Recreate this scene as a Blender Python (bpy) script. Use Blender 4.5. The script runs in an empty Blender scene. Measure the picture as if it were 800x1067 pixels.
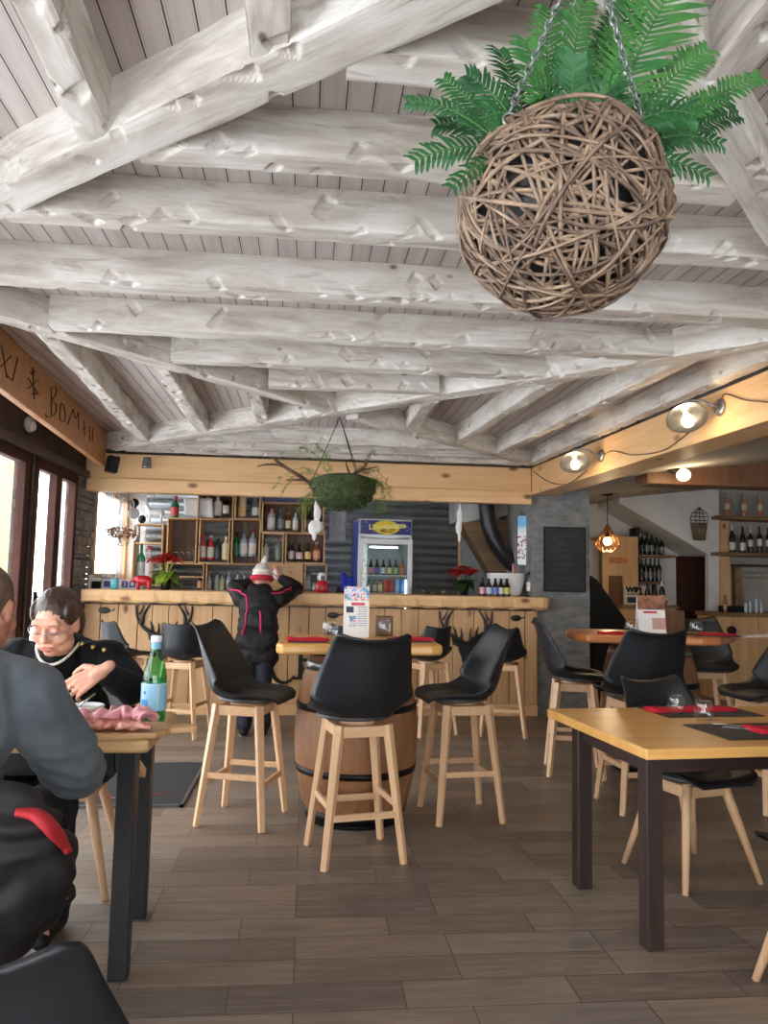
import bpy, math, random
import numpy as np
from mathutils import Vector, Matrix, noise
from math import sin, cos, pi, radians, sqrt, atan2
random.seed(7)
SC = bpy.context.scene
COL = SC.collection
# ------------------------------------------------------------------ camera
F, HC = 800.0, 1.27
YAW, PIT, ROL = radians(5.7), radians(5.2), radians(1.17)
_f = Vector((sin(YAW)*cos(PIT), cos(YAW)*cos(PIT), sin(PIT)))
_r = Vector((cos(YAW), -sin(YAW), 0.0)); _u = _r.cross(_f)
CR = _r*cos(ROL) + _u*sin(ROL); CU = _u*cos(ROL) - _r*sin(ROL)
CP = Vector((0, 0, HC))
def ray(x, y): return _f*F + CR*(x-400) - CU*(y-533.5)
def P(x, y, Y):            # where the sight line of a pixel meets the depth Y
    d = ray(x, y); return CP + d*(Y/d.y)
def PX(x, y, X):
    d = ray(x, y); return CP + d*(X/d.x)
def PZ(x, y, Z):
    d = ray(x, y); return CP + d*((Z-HC)/d.z)
cam = bpy.data.cameras.new('camera'); cam_o = bpy.data.objects.new('camera', cam); COL.objects.link(cam_o)
cam.sensor_fit = 'VERTICAL'; cam.sensor_height = 36.0; cam.lens = F/1067*36; cam.clip_start = .05; cam.clip_end = 200
mw = Matrix((( CR.x, CU.x, -_f.x, CP.x), (CR.y, CU.y, -_f.y, CP.y), (CR.z, CU.z, -_f.z, CP.z), (0, 0, 0, 1)))
cam_o.matrix_world = mw
SC.camera = cam_o
SC.view_settings.view_transform = 'Standard'; SC.view_settings.look = 'None'
SC.view_settings.gamma = 1; SC.view_settings.use_curve_mapping = False
SC.view_settings.exposure = 0.0
SC.cycles.use_denoising = True
SC.cycles.max_bounces = 8; SC.cycles.diffuse_bounces = 5; SC.cycles.glossy_bounces = 4
SC.cycles.transparent_max_bounces = 24; SC.cycles.transmission_bounces = 6
SC.cycles.sample_clamp_indirect = 6.0

# ------------------------------------------------------------------ materials
def lin(c): return c/12.92 if c <= .04045 else ((c+.055)/1.055)**2.4
def rgb(r, g, b): return (lin(r/255), lin(g/255), lin(b/255), 1.0)
class N:
    def __init__(s, name):
        s.m = bpy.data.materials.new(name); s.m.use_nodes = True
        s.t = s.m.node_tree; s.t.nodes.clear()
        s.out = s.new('ShaderNodeOutputMaterial')
    def new(s, typ, **kw):
        n = s.t.nodes.new(typ)
        for k, v in kw.items(): setattr(n, k, v)
        return n
    def put(s, sock, v):
        if hasattr(v, 'links') or hasattr(v, 'is_output'): s.t.links.new(v, sock)
        else: sock.default_value = v
    def math(s, op, a, b=0.0, clamp=False):
        n = s.new('ShaderNodeMath', operation=op, use_clamp=clamp); s.put(n.inputs[0], a); s.put(n.inputs[1], b); return n.outputs[0]
    def mix(s, f, a, b, bt='MIX'):
        n = s.new('ShaderNodeMix', data_type='RGBA', blend_type=bt); s.put(n.inputs[0], f); s.put(n.inputs[6], a); s.put(n.inputs[7], b); return n.outputs[2]
    def coord(s, scale=(1, 1, 1), rnd=True, rot=(0, 0, 0)):
        tc = s.new('ShaderNodeTexCoord'); mp = s.new('ShaderNodeMapping')
        s.t.links.new(tc.outputs['Object'], mp.inputs['Vector']); mp.inputs['Scale'].default_value = scale; mp.inputs['Rotation'].default_value = rot
        if rnd:
            oi = s.new('ShaderNodeObjectInfo'); mu = s.new('ShaderNodeVectorMath', operation='SCALE')
            cb = s.new('ShaderNodeCombineXYZ'); cb.inputs[0].default_value = 0
            for i in range(3): s.t.links.new(oi.outputs['Random'], cb.inputs[i])
            s.t.links.new(cb.outputs[0], mu.inputs[0]); mu.inputs['Scale'].default_value = 37.0
            s.t.links.new(mu.outputs[0], mp.inputs['Location'])
        return mp.outputs[0]
    def noise(s, v, scale=5, detail=4, rough=.55, dist=0.0):
        n = s.new('ShaderNodeTexNoise'); s.t.links.new(v, n.inputs['Vector'])
        n.inputs['Scale'].default_value = scale; n.inputs['Detail'].default_value = detail; n.inputs['Roughness'].default_value = rough; n.inputs['Distortion'].default_value = dist
        return n.outputs[0]
    def ramp(s, f, stops):
        n = s.new('ShaderNodeValToRGB'); s.t.links.new(f, n.inputs[0]); e = n.color_ramp.elements
        while len(e) < len(stops): e.new(.5)
        for k, (p, c) in enumerate(stops): e[k].position = p; e[k].color = c if len(c) == 4 else (*c, 1)
        return n.outputs[0]
    def bsdf(s, col, rough=.5, metal=0.0, spec=.5, normal=None, coat=0.0, sheen=0.0):
        b = s.new('ShaderNodeBsdfPrincipled'); s.put(b.inputs['Base Color'], col); s.put(b.inputs['Roughness'], rough)
        b.inputs['Metallic'].default_value = metal; b.inputs['Specular IOR Level'].default_value = spec
        b.inputs['Coat Weight'].default_value = coat; b.inputs['Sheen Weight'].default_value = sheen
        if normal is not None: s.t.links.new(normal, b.inputs['Normal'])
        s.t.links.new(b.outputs[0], s.out.inputs[0]); return b
    def bump(s, h, strength=.3, dist=.01):
        n = s.new('ShaderNodeBump'); s.t.links.new(h, n.inputs['Height']); n.inputs['Strength'].default_value = strength; n.inputs['Distance'].default_value = dist; return n.outputs[0]
W3 = (1, 1, 1, 1)
def pm(name, c1, c2=None, sc=8, stretch=(1, 1, 1), rough=.5, metal=0.0, spec=.5, bump=0.0, bd=.005, detail=4, coat=0.0, sheen=0.0, lo=.35, hi=.65):
    n = N(name); v = n.coord(stretch); f = n.noise(v, sc, detail)
    if c2 is None: c2 = tuple(min(1, x*.82) for x in c1[:3])+(1,)
    col = n.ramp(f, [(lo, c1), (hi, c2)])
    nm = n.bump(f, bump, bd) if bump else None
    n.bsdf(col, rough, metal, spec, nm, coat, sheen); return n.m
def wood(name, c1, c2, c3, axis=0, rough=.45, sc=1.0, knots=True, bump=.15, spec=.4):
    """planed softwood: grain stretched along an axis, rings, a few knots"""
    n = N(name); st = [7*sc, 7*sc, 7*sc]; st[axis] = .7*sc
    v = n.coord(tuple(st)); g = n.noise(v, 1.6, 5, .6, .6)
    st2 = [60*sc, 60*sc, 60*sc]; st2[axis] = 1.6*sc
    v2 = n.coord(tuple(st2)); fg = n.noise(v2, 1.0, 3, .6)
    col = n.ramp(g, [(.28, c1), (.5, c2), (.74, c3)])
    col = n.mix(.35, col, n.ramp(fg, [(.3, c3), (.7, c1)]))
    if knots:
        stk = [5*sc, 5*sc, 5*sc]; stk[axis] = 2.6*sc
        vk = n.coord(tuple(stk)); vo = n.new('ShaderNodeTexVoronoi'); n.t.links.new(vk, vo.inputs['Vector']); vo.inputs['Scale'].default_value = .8
        k = n.ramp(vo.outputs['Distance'], [(.05, W3), (.13, (0, 0, 0, 1))])
        col = n.mix(k, col, (c3[0]*.35, c3[1]*.28, c3[2]*.25, 1))
    n.bsdf(col, rough, 0, spec, n.bump(fg, bump, .003)); return n.m
def glassy(name, tint=(1, 1, 1, 1), ior=1.45, rough=.02, extra=0.0):
    n = N(name); tr = n.new('ShaderNodeBsdfTransparent'); tr.inputs[0].default_value = tint
    gl = n.new('ShaderNodeBsdfGlossy'); gl.inputs['Roughness'].default_value = rough
    lw = n.new('ShaderNodeLayerWeight'); lw.inputs['Blend'].default_value = .5
    k = (ior-1)**2/(ior+1)**2; fr = n.math('ADD', k, n.math('MULTIPLY', n.math('POWER', lw.outputs['Facing'], 4.0), .7*(1-k)))
    v = n.coord((1, 1, 1)); f = n.noise(v, 3, 2)
    fac = n.math('ADD', fr, n.math('MULTIPLY', f, extra), True)
    mx = n.new('ShaderNodeMixShader'); n.t.links.new(fac, mx.inputs[0]); n.t.links.new(tr.outputs[0], mx.inputs[1]); n.t.links.new(gl.outputs[0], mx.inputs[2])
    n.t.links.new(mx.outputs[0], n.out.inputs[0]); return n.m
def emit(name, col, st):
    n = N(name); e = n.new('ShaderNodeEmission'); e.inputs[0].default_value = col; e.inputs[1].default_value = st
    n.t.links.new(e.outputs[0], n.out.inputs[0]); return n.m

MT = {}
def whitewash(name, base, dark, pale):
    n = N(name); v = n.coord((1.1, 5, 5)); g = n.noise(v, 2.2, 5, .6, .4)
    v2 = n.coord((2.2, 70, 70)); fg = n.noise(v2, 1.2, 3)
    col = n.ramp(g, [(.3, dark), (.46, base), (.62, pale)])
    col = n.mix(n.math('MULTIPLY', fg, .35), col, dark)
    # worn streaks where the grey wood shows through the paint
    v3 = n.coord((1.6, 14, 14)); w = n.noise(v3, 1.4, 6, .7, 1.2)
    col = n.mix(n.ramp(w, [(.54, (0, 0, 0, 1)), (.68, (.6, .6, .6, 1))]), col, rgb(146, 131, 117))
    v4 = n.coord((3.5, 6, 6)); vo = n.new('ShaderNodeTexVoronoi'); n.t.links.new(v4, vo.inputs['Vector']); vo.inputs['Scale'].default_value = 1.0
    col = n.mix(n.ramp(vo.outputs['Distance'], [(.045, W3), (.09, (0, 0, 0, 1))]), col, rgb(120, 100, 84))
    h = n.math('ADD', n.math('MULTIPLY', fg, .4), w)
    n.bsdf(col, .7, 0, .25, n.bump(h, .25, .006)); return n.m
MT['beam'] = whitewash('whitewashed beam wood', rgb(207, 199, 188), rgb(170, 160, 148), rgb(234, 230, 222))
def ceiling_boards():
    n = N('whitewashed tongue and groove boards'); tc = n.new('ShaderNodeTexCoord'); sp = n.new('ShaderNodeSeparateXYZ')
    n.t.links.new(tc.outputs['Object'], sp.inputs[0])
    u = n.math('MULTIPLY', sp.outputs[0], 1/.074); fr = n.math('FRACT', u); fl = n.math('FLOOR', u)
    d = n.math('ABSOLUTE', n.math('SUBTRACT', fr, .5))
    seam = n.math('GREATER_THAN', d, .474)                # open joint
    bead = n.math('MULTIPLY', n.math('LESS_THAN', d, .405), n.math('GREATER_THAN', d, .382))
    wn = n.new('ShaderNodeTexWhiteNoise', noise_dimensions='1D'); n.t.links.new(fl, wn.inputs['W'])
    v = n.coord((8, .8, 8), rnd=False); g = n.noise(v, 2, 5, .6)
    col = n.ramp(g, [(.3, rgb(176, 164, 157)), (.7, rgb(208, 199, 193))])
    col = n.mix(n.math('MULTIPLY', wn.outputs[0], .35), col, rgb(166, 150, 142))
    col = n.mix(n.math('MULTIPLY', bead, .28), col, rgb(70, 54, 46))
    col = n.mix(seam, col, rgb(50, 38, 32))
    h = n.math('SUBTRACT', 1.0, n.math('MAXIMUM', seam, n.math('MULTIPLY', bead, .6)))
    n.bsdf(col, .6, 0, .3, n.bump(h, .6, .006)); return n.m
MT['boards'] = ceiling_boards()
def floor_mat():
    n = N('wood look floor tiles'); v = n.coord((1, 1, 1), rnd=False)
    b = n.new('ShaderNodeTexBrick'); n.t.links.new(v, b.inputs['Vector']); b.offset = .37; b.offset_frequency = 3; b.squash = 1.0
    b.inputs['Scale'].default_value = 1; b.inputs['Brick Width'].default_value = .54; b.inputs['Row Height'].default_value = .16
    b.inputs['Mortar Size'].default_value = .0022; b.inputs['Mortar Smooth'].default_value = .2; b.inputs['Bias'].default_value = 0
    b.inputs['Color1'].default_value = (0, 0, 0, 1); b.inputs['Color2'].default_value = (1, 1, 1, 1); b.inputs['Mortar'].default_value = (.5, .5, .5, 1)
    tone = b.outputs['Color']
    c = n.ramp(tone, [(0, rgb(100, 90, 83)), (.3, rgb(124, 108, 95)), (.55, rgb(140, 121, 105)), (.8, rgb(112, 101, 94)), (1, rgb(148, 134, 120))])
    vg = n.coord((1.6, 16, 1), rnd=False); g = n.noise(vg, 1.6, 6, .65, .8)
    off = n.new('ShaderNodeVectorMath', operation='ADD'); n.t.links.new(vg, off.inputs[0]); n.t.links.new(tone, off.inputs[1])
    g2 = n.noise(off.outputs[0], 3.1, 5, .7, .5)
    c = n.mix(n.ramp(g, [(.35, (.0, 0, 0, 1)), (.7, (.55, .55, .55, 1))]), c, rgb(86, 74, 66))
    c = n.mix(n.ramp(g2, [(.5, (0, 0, 0, 1)), (.75, (.5, .5, .5, 1))]), c, rgb(168, 153, 138))
    c = n.mix(b.outputs['Fac'], c, rgb(72, 63, 57))
    r = n.ramp(g2, [(.2, (.36,)*3), (.8, (.52,)*3)])
    h = n.math('ADD', n.math('MULTIPLY', g2, .25), n.math('SUBTRACT', 1.0, b.outputs['Fac']))
    n.bsdf(c, r, 0, .45, n.bump(h, .25, .004)); return n.m
MT['floor'] = floor_mat()
PA, PB, PC = rgb(232, 194, 146), rgb(222, 178, 126), rgb(204, 156, 104)
MT['pine_x'] = wood('pine boards grain across', PA, PB, PC, 0)
MT['pine_y'] = wood('pine grain in depth', PA, PB, PC, 1)
MT['pine_z'] = wood('pine planks upright', rgb(218, 180, 134), rgb(202, 160, 114), rgb(180, 136, 92), 2)
MT['crate'] = wood('crate wood', rgb(218, 176, 126), rgb(202, 158, 108), rgb(178, 132, 86), 0, sc=1.6)
MT['crate_back'] = wood('dark crate backs', rgb(120, 84, 54), rgb(100, 68, 44), rgb(78, 52, 34), 2, sc=2, knots=False)
MT['top'] = wood('varnished table wood', rgb(232, 182, 112), rgb(220, 166, 92), rgb(200, 142, 70), 0, rough=.3, spec=.5)
MT['top2'] = wood('oiled table wood', rgb(216, 180, 132), rgb(200, 162, 112), rgb(178, 136, 88), 0, rough=.4)
MT['topred'] = wood('reddish varnished wood', rgb(214, 142, 88), rgb(196, 120, 66), rgb(168, 94, 50), 0, rough=.28, spec=.5)
MT['beech'] = wood('beech chair legs', rgb(226, 186, 146), rgb(214, 172, 132), rgb(196, 152, 112), 2, sc=2.2, knots=False, rough=.4)
MT['beech_x'] = wood('beech rails', rgb(226, 186, 146), rgb(214, 172, 132), rgb(196, 152, 112), 0, sc=2.2, knots=False, rough=.4)
MT['sign_wood'] = wood('sign board', rgb(196, 140, 84), rgb(176, 120, 68), rgb(146, 94, 50), 1, rough=.5)
MT['dark_wood'] = wood('dark red brown frame', rgb(80, 46, 36), rgb(64, 36, 28), rgb(48, 26, 20), 2, knots=False, rough=.65, spec=.2)
MT['oak'] = wood('barrel oak', rgb(162, 114, 76), rgb(138, 94, 60), rgb(110, 72, 45), 2, sc=1.2, rough=.55)
MT['wenge'] = wood('dark stained table legs', rgb(62, 44, 38), rgb(50, 35, 31), rgb(38, 26, 24), 2, knots=False, rough=.4)
MT['stair_wood'] = wood('raw stair boards', rgb(150, 118, 82), rgb(126, 96, 64), rgb(96, 70, 46), 0, rough=.6)
MT['shell'] = pm('black moulded shell', rgb(26, 28, 33), rgb(21, 23, 27), 60, rough=.45, spec=.5, bump=.04, bd=.001)
MT['pad'] = pm('black leatherette pad', rgb(66, 66, 64), rgb(54, 54, 53), 90, rough=.38, spec=.5, bump=.12, bd=.002)
MT['black_metal'] = pm('black painted steel', rgb(24, 24, 25), rgb(18, 18, 19), 30, rough=.4, spec=.5)
MT['hoop'] = pm('black barrel hoop', rgb(32, 31, 31), rgb(22, 21, 21), 20, rough=.45, metal=.6)
MT['silver'] = pm('brushed metal', rgb(170, 172, 175), rgb(150, 152, 155), 40, rough=.3, metal=.9)
MT['galv'] = pm('galvanised corrugated sheet', rgb(186, 189, 190), rgb(164, 168, 170), 5, rough=.36, metal=.45, bump=.03)
MT['plaster'] = pm('grey plaster', rgb(172, 166, 158), rgb(156, 150, 142), 3, rough=.85, bump=.2, bd=.006, spec=.2)
MT['plaster_w'] = pm('white plaster', rgb(216, 214, 211), rgb(202, 199, 196), 3, rough=.85, bump=.2, bd=.006, spec=.2)
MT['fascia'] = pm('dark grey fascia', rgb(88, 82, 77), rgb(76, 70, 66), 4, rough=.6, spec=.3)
MT['slate'] = pm('chalkboard', rgb(28, 29, 30), rgb(40, 41, 43), 6, rough=.6)
MT['chalk'] = pm('chalk', rgb(150, 152, 155), rgb(90, 92, 95), 60, rough=.9)
MT['white'] = pm('white enamel', rgb(240, 241, 242), rgb(230, 231, 233), 6, rough=.35)
MT['paper'] = pm('white paper', rgb(244, 243, 240), rgb(232, 231, 228), 12, rough=.8, spec=.2)
MT['black'] = pm('matt black', rgb(20, 20, 21), rgb(15, 15, 16), 20, rough=.6, spec=.3)
MT['glass'] = glassy('clear glass', (.985, .99, .987, 1), 1.5, .02, 0)
MT['pane'] = glassy('window pane', (.97, .98, .98, 1), 1.3, .0, 0)
MT['stone_grey'] = pm('painted grey stone', rgb(138, 138, 137), rgb(112, 112, 112), 9, stretch=(1, 1, 2.4), rough=.9, bump=.8, bd=.02, detail=6, spec=.2)
MT['stone_lt'] = pm('pale stacked stone', rgb(172, 166, 158), rgb(124, 119, 113), 9, rough=.95, bump=.7, bd=.015, detail=6, spec=.2)
MT['wicker'] = pm('dried willow', rgb(160, 136, 112), rgb(112, 90, 72), 22, rough=.65, bump=.3, bd=.002)
MT['wicker2'] = pm('dark willow', rgb(126, 104, 86), rgb(84, 66, 54), 22, rough=.65, bump=.3, bd=.002)
MT['liner'] = pm('dark liner', rgb(58, 56, 56), rgb(44, 42, 42), 9, rough=.35)
MT['fern'] = pm('fern green', rgb(40, 100, 48), rgb(24, 72, 38), 14, rough=.45, spec=.4)
MT['fern2'] = pm('fern bright green', rgb(72, 128, 58), rgb(42, 98, 46), 14, rough=.45, spec=.4)
MT['moss'] = pm('moss', rgb(72, 84, 38), rgb(36, 46, 20), 30, rough=.9, bump=.6, bd=.01)
MT['fine_green'] = pm('fine trailing green', rgb(122, 142, 66), rgb(88, 112, 48), 10, rough=.7)
MT['antler'] = pm('antler brown', rgb(118, 84, 60), rgb(82, 56, 40), 16, rough=.6, bump=.3, bd=.004)
MT['red'] = pm('poinsettia red', rgb(206, 22, 34), rgb(168, 12, 26), 12, rough=.5)
MT['leafy'] = pm('leaf yellow green', rgb(150, 176, 60), rgb(96, 136, 44), 12, rough=.5)
MT['leafd'] = pm('leaf dark green', rgb(48, 76, 36), rgb(30, 54, 26), 12, rough=.5)
MT['redglass'] = pm('red painted', rgb(206, 30, 44), rgb(170, 20, 34), 12, rough=.25, coat=.4)
MT['napkin'] = pm('red paper napkin', rgb(214, 44, 62), rgb(196, 34, 52), 14, rough=.8, spec=.2)
MT['slate_mat'] = pm('dark woven placemat', rgb(52, 47, 45), rgb(38, 34, 33), 60, rough=.7, bump=.3, bd=.002)
MT['steel'] = pm('cutlery steel', rgb(200, 200, 202), rgb(180, 180, 182), 20, rough=.18, metal=1.0)
MT['skin'] = pm('skin', rgb(226, 172, 146), rgb(214, 152, 128), 9, rough=.5, spec=.4)
MT['skin2'] = pm('tanned skin', rgb(186, 128, 102), rgb(166, 108, 86), 9, rough=.5, spec=.4)
MT['hair'] = pm('brown hair', rgb(74, 50, 36), rgb(40, 27, 20), 40, stretch=(1, 1, .2), rough=.4, bump=.5, bd=.003)
MT['stubble'] = pm('cropped grey hair', rgb(110, 84, 72), rgb(84, 66, 58), 60, rough=.7)
MT['knit'] = pm('black knit', rgb(21, 22, 26), rgb(15, 16, 19), 120, rough=.85, spec=.2, bump=.3, bd=.002, sheen=.05)
MT['sweat'] = pm('grey blue sweatshirt', rgb(98, 103, 108), rgb(80, 85, 90), 7, rough=.9, spec=.15, bump=.35, bd=.01, sheen=.1)
MT['trouser'] = pm('dark trousers', rgb(30, 31, 38), rgb(22, 23, 28), 20, rough=.8, spec=.2, bump=.2)
MT['parka'] = pm('black ski jacket', rgb(34, 31, 34), rgb(26, 24, 27), 30, rough=.6, spec=.3, bump=.2)
MT['pink'] = pm('pink piping', rgb(206, 40, 92), rgb(186, 30, 80), 10, rough=.6)
MT['bulb'] = emit('warm bulb', (1.0, .76, .44, 1), 9.0)
MT['coldlight'] = emit('cold light tube', (.9, 1, 1, 1), 6.0)
MT['snow'] = pm('snow', rgb(245, 246, 250), rgb(235, 238, 244), 2, rough=.8)
MT['stone_floor_mat'] = pm('dark doormat', rgb(42, 40, 40), rgb(32, 30, 30), 120, rough=.95, bump=.5, bd=.004)
_cc = {}
def C(r, g, b, rough=.45, metal=0.0, coat=0.0):
    k = (r, g, b, rough, metal, coat)
    if k not in _cc: _cc[k] = pm('paint %d %d %d' % (r, g, b), rgb(r, g, b), None, 14, rough=rough, metal=metal, coat=coat)
    return _cc[k]
_cg = {}
def G(r, g, b):
    k = (r, g, b)
    if k not in _cg: _cg[k] = glassy('tinted glass %d %d %d' % k, (r/255, g/255, b/255, 1), 1.5, .03, .05)
    return _cg[k]

# ------------------------------------------------------------------ mesh builder
def frame(p0, p1, up=(0, 0, 1)):
    x = (Vector(p1)-Vector(p0)).normalized(); u = Vector(up)
    if abs(x.dot(u)) > .98: u = Vector((0, 1, 0))
    y = u.cross(x).normalized(); z = x.cross(y)
    return x, y, z
class MB:
    def __init__(s): s.v = []; s.f = []; s.mi = []; s.sm = []
    def add(s, vs, fs, mi=0, M=None, smooth=True):
        b = len(s.v)
        if M is not None: vs = [M @ Vector(v) for v in vs]
        s.v.extend([tuple(v) for v in vs]); s.f.extend([tuple(b+i for i in f) for f in fs]); s.mi.extend([mi]*len(fs)); s.sm.extend([smooth]*len(fs)); return s
    def box(s, c, d, mi=0, M=None, rz=0.0):
        cx, cy, cz = c; x, y, z = d[0]/2, d[1]/2, d[2]/2
        vs = [Vector((a*x, b*y, e*z)) for a in (-1, 1) for b in (-1, 1) for e in (-1, 1)]
        if rz: R = Matrix.Rotation(rz, 3, 'Z'); vs = [R @ v for v in vs]
        vs = [v+Vector(c) for v in vs]
        return s.add(vs, [(0, 1, 3, 2), (4, 6, 7, 5), (0, 4, 5, 1), (2, 3, 7, 6), (0, 2, 6, 4), (1, 5, 7, 3)], mi, M, False)
    def span(s, x0, x1, y0, y1, z0, z1, mi=0, M=None):
        return s.box(((x0+x1)/2, (y0+y1)/2, (z0+z1)/2), (abs(x1-x0), abs(y1-y0), abs(z1-z0)), mi, M)
    def bar(s, p0, p1, w, h, w1=None, h1=None, mi=0, up=(0, 0, 1), M=None):
        """tapered rectangular bar"""
        w1 = w if w1 is None else w1; h1 = h if h1 is None else h1
        x, y, z = frame(p0, p1, up); p0, p1 = Vector(p0), Vector(p1); vs = []
        for p, a, b in ((p0, w, h), (p1, w1, h1)):
            for i, j in ((-1, -1), (1, -1), (1, 1), (-1, 1)): vs.append(p+y*(i*a/2)+z*(j*b/2))
        return s.add(vs, [(3, 2, 1, 0), (4, 5, 6, 7), (0, 1, 5, 4), (1, 2, 6, 5), (2, 3, 7, 6), (3, 0, 4, 7)], mi, M, False)
    def tube(s, pts, r, n=8, mi=0, M=None, closed=False, flat=1.0):
        pts = [Vector(p) for p in pts]; k = len(pts)
        rs = r if isinstance(r, (list, tuple)) else [r]*k
        vs = []; fs = []; prev = None
        for i, p in enumerate(pts):
            if closed: t = pts[(i+1) % k]-pts[(i-1) % k]
            else: t = pts[min(i+1, k-1)]-pts[max(i-1, 0)]
            if t.length < 1e-9: t = Vector((0, 0, 1))
            t.normalize()
            if prev is None:
                a = Vector((0, 0, 1)) if abs(t.z) < .9 else Vector((1, 0, 0)); y = a.cross(t).normalized()
            else:
                y = prev - t*prev.dot(t)
                y = y.normalized() if y.length > 1e-6 else Vector((1, 0, 0)).cross(t).normalized()
            prev = y; z = t.cross(y)
            for j in range(n):
                a = 2*pi*j/n; vs.append(p+y*(cos(a)*rs[i])+z*(sin(a)*rs[i]*flat))
        m = k if closed else k-1
        for i in range(m):
            for j in range(n):
                a, b = i*n+j, i*n+(j+1) % n; c, d = ((i+1) % k)*n+(j+1) % n, ((i+1) % k)*n+j
                fs.append((a, b, c, d))
        if not closed: fs.append(tuple(range(n-1, -1, -1))); fs.append(tuple((k-1)*n+j for j in range(n)))
        return s.add(vs, fs, mi, M)
    def lathe(s, prof, n=20, mi=0, M=None, c=(0, 0, 0), mis=None, sx=1.0, sy=1.0):
        vs = []; k = len(prof); b = len(s.v); cx, cy, cz = c
        for r, z in prof:
            for j in range(n): a = 2*pi*j/n; vs.append((cx+cos(a)*r*sx, cy+sin(a)*r*sy, cz+z))
        for i in range(k-1):
            fs = [(j, (j+1) % n, n+(j+1) % n, n+j) for j in range(n)]
            s_mi = mis[i] if mis else mi
            s.f.extend([tuple(b+i*n+q for q in f) for f in fs]); s.mi.extend([s_mi]*n); s.sm.extend([True]*n)
        if M is not None: vs = [M @ Vector(v) for v in vs]
        s.v.extend([tuple(v) for v in vs])
        if prof[0][0] > 1e-6: s.f.append(tuple(b+j for j in range(n-1, -1, -1))); s.mi.append(mis[0] if mis else mi); s.sm.append(False)
        if prof[-1][0] > 1e-6: s.f.append(tuple(b+(k-1)*n+j for j in range(n))); s.mi.append(mis[-1] if mis else mi); s.sm.append(False)
        return s
    def prism(s, poly, d, mi=0, M=None):
        """outline in local XZ, extruded d along +Y"""
        n = len(poly); vs = [(x, 0, z) for x, z in poly]+[(x, d, z) for x, z in poly]
        fs = [tuple(range(n)), tuple(range(2*n-1, n-1, -1))]+[(i, i+n, (i+1) % n+n, (i+1) % n) for i in range(n)]
        return s.add(vs, fs, mi, M, False)
    def ell(s, c, r, nu=16, nv=10, mi=0, M=None, R=None):
        vs = []; c = Vector(c); r = (r, r, r) if not isinstance(r, (tuple, list)) else r
        for i in range(nv+1):
            t = pi*i/nv
            for j in range(nu):
                a = 2*pi*j/nu; q = Vector((r[0]*sin(t)*cos(a), r[1]*sin(t)*sin(a), r[2]*cos(t)))
                if R is not None: q = R @ q
                vs.append(c+q)
        fs = [(i*nu+j, (i+1)*nu+j, (i+1)*nu+(j+1) % nu, i*nu+(j+1) % nu) for i in range(nv) for j in range(nu)]
        return s.add(vs, fs, mi, M)
    def cap(s, p0, p1, r0, r1, n=14, mi=0, flat=1.0):
        p0, p1 = Vector(p0), Vector(p1); k = 6; pts = []; rs = []
        x = (p1-p0).normalized() if (p1-p0).length > 1e-6 else Vector((0, 0, 1))
        for i in range(k+1): a = pi/2*(1-i/k); pts.append(p0-x*(r0*sin(a))); rs.append(max(r0*cos(a), 1e-4))
        for i in range(k+1): a = pi/2*(i/k); pts.append(p1+x*(r1*sin(a))); rs.append(max(r1*cos(a), 1e-4))
        return s.tube(pts, rs, n, mi, None, False, flat)
    def sheet(s, fn, nu, nv, th=0.0, mi=0, M=None):
        """surface fn(u,v) with u,v in 0..1, thickened by th"""
        g = [[Vector(fn(i/nu, j/nv)) for j in range(nv+1)] for i in range(nu+1)]
        vs = [p for row in g for p in row]; w = nv+1
        fs = [(i*w+j, (i+1)*w+j, (i+1)*w+j+1, i*w+j+1) for i in range(nu) for j in range(nv)]
        if th:
            nr = []
            for i in range(nu+1):
                for j in range(nv+1):
                    a = g[min(i+1, nu)][j]-g[max(i-1, 0)][j]; b = g[i][min(j+1, nv)]-g[i][max(j-1, 0)]
                    c = a.cross(b); nr.append(c.normalized() if c.length > 1e-12 else Vector((0, 0, 1)))
            o = len(vs); vs = vs+[p-q*th for p, q in zip(vs, nr)]
            fs = fs+[tuple(o+k for k in reversed(f)) for f in fs]
            rim = [i*w for i in range(nu+1)]+[nu*w+j for j in range(1, nv+1)]+[i*w+nv for i in range(nu-1, -1, -1)]+[j for j in range(nv-1, 0, -1)]
            fs += [(rim[k], o+rim[k], o+rim[(k+1) % len(rim)], rim[(k+1) % len(rim)]) for k in range(len(rim))]
        return s.add(vs, fs, mi, M)
    def text(s, body, size, ex=.001, M=None, mi=0, align='CENTER', bold=0.0, sx=1.0):
        cu = bpy.data.curves.new('t', 'FONT'); cu.body = body; cu.size = size; cu.extrude = ex; cu.align_x = align; cu.align_y = 'CENTER'; cu.offset = bold; cu.resolution_u = 3
        ob = bpy.data.objects.new('t', cu); COL.objects.link(ob); dg = bpy.context.evaluated_depsgraph_get()
        me = ob.evaluated_get(dg).to_mesh()
        vs = [(v.co.x*sx, v.co.z*-1, v.co.y) for v in me.vertices]; fs = [tuple(p.vertices) for p in me.polygons]
        ob.evaluated_get(dg).to_mesh_clear(); bpy.data.objects.remove(ob); bpy.data.curves.remove(cu)
        return s.add(vs, fs, mi, M, False)          # stands upright facing -Y
    def mesh(s, name, mats):
        me = bpy.data.meshes.new(name); me.from_pydata(s.v, [], s.f)
        for m in (mats if isinstance(mats, (list, tuple)) else [mats]): me.materials.append(m)
        me.polygons.foreach_set('material_index', s.mi); me.polygons.foreach_set('use_smooth', s.sm); me.update(); return me
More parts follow.
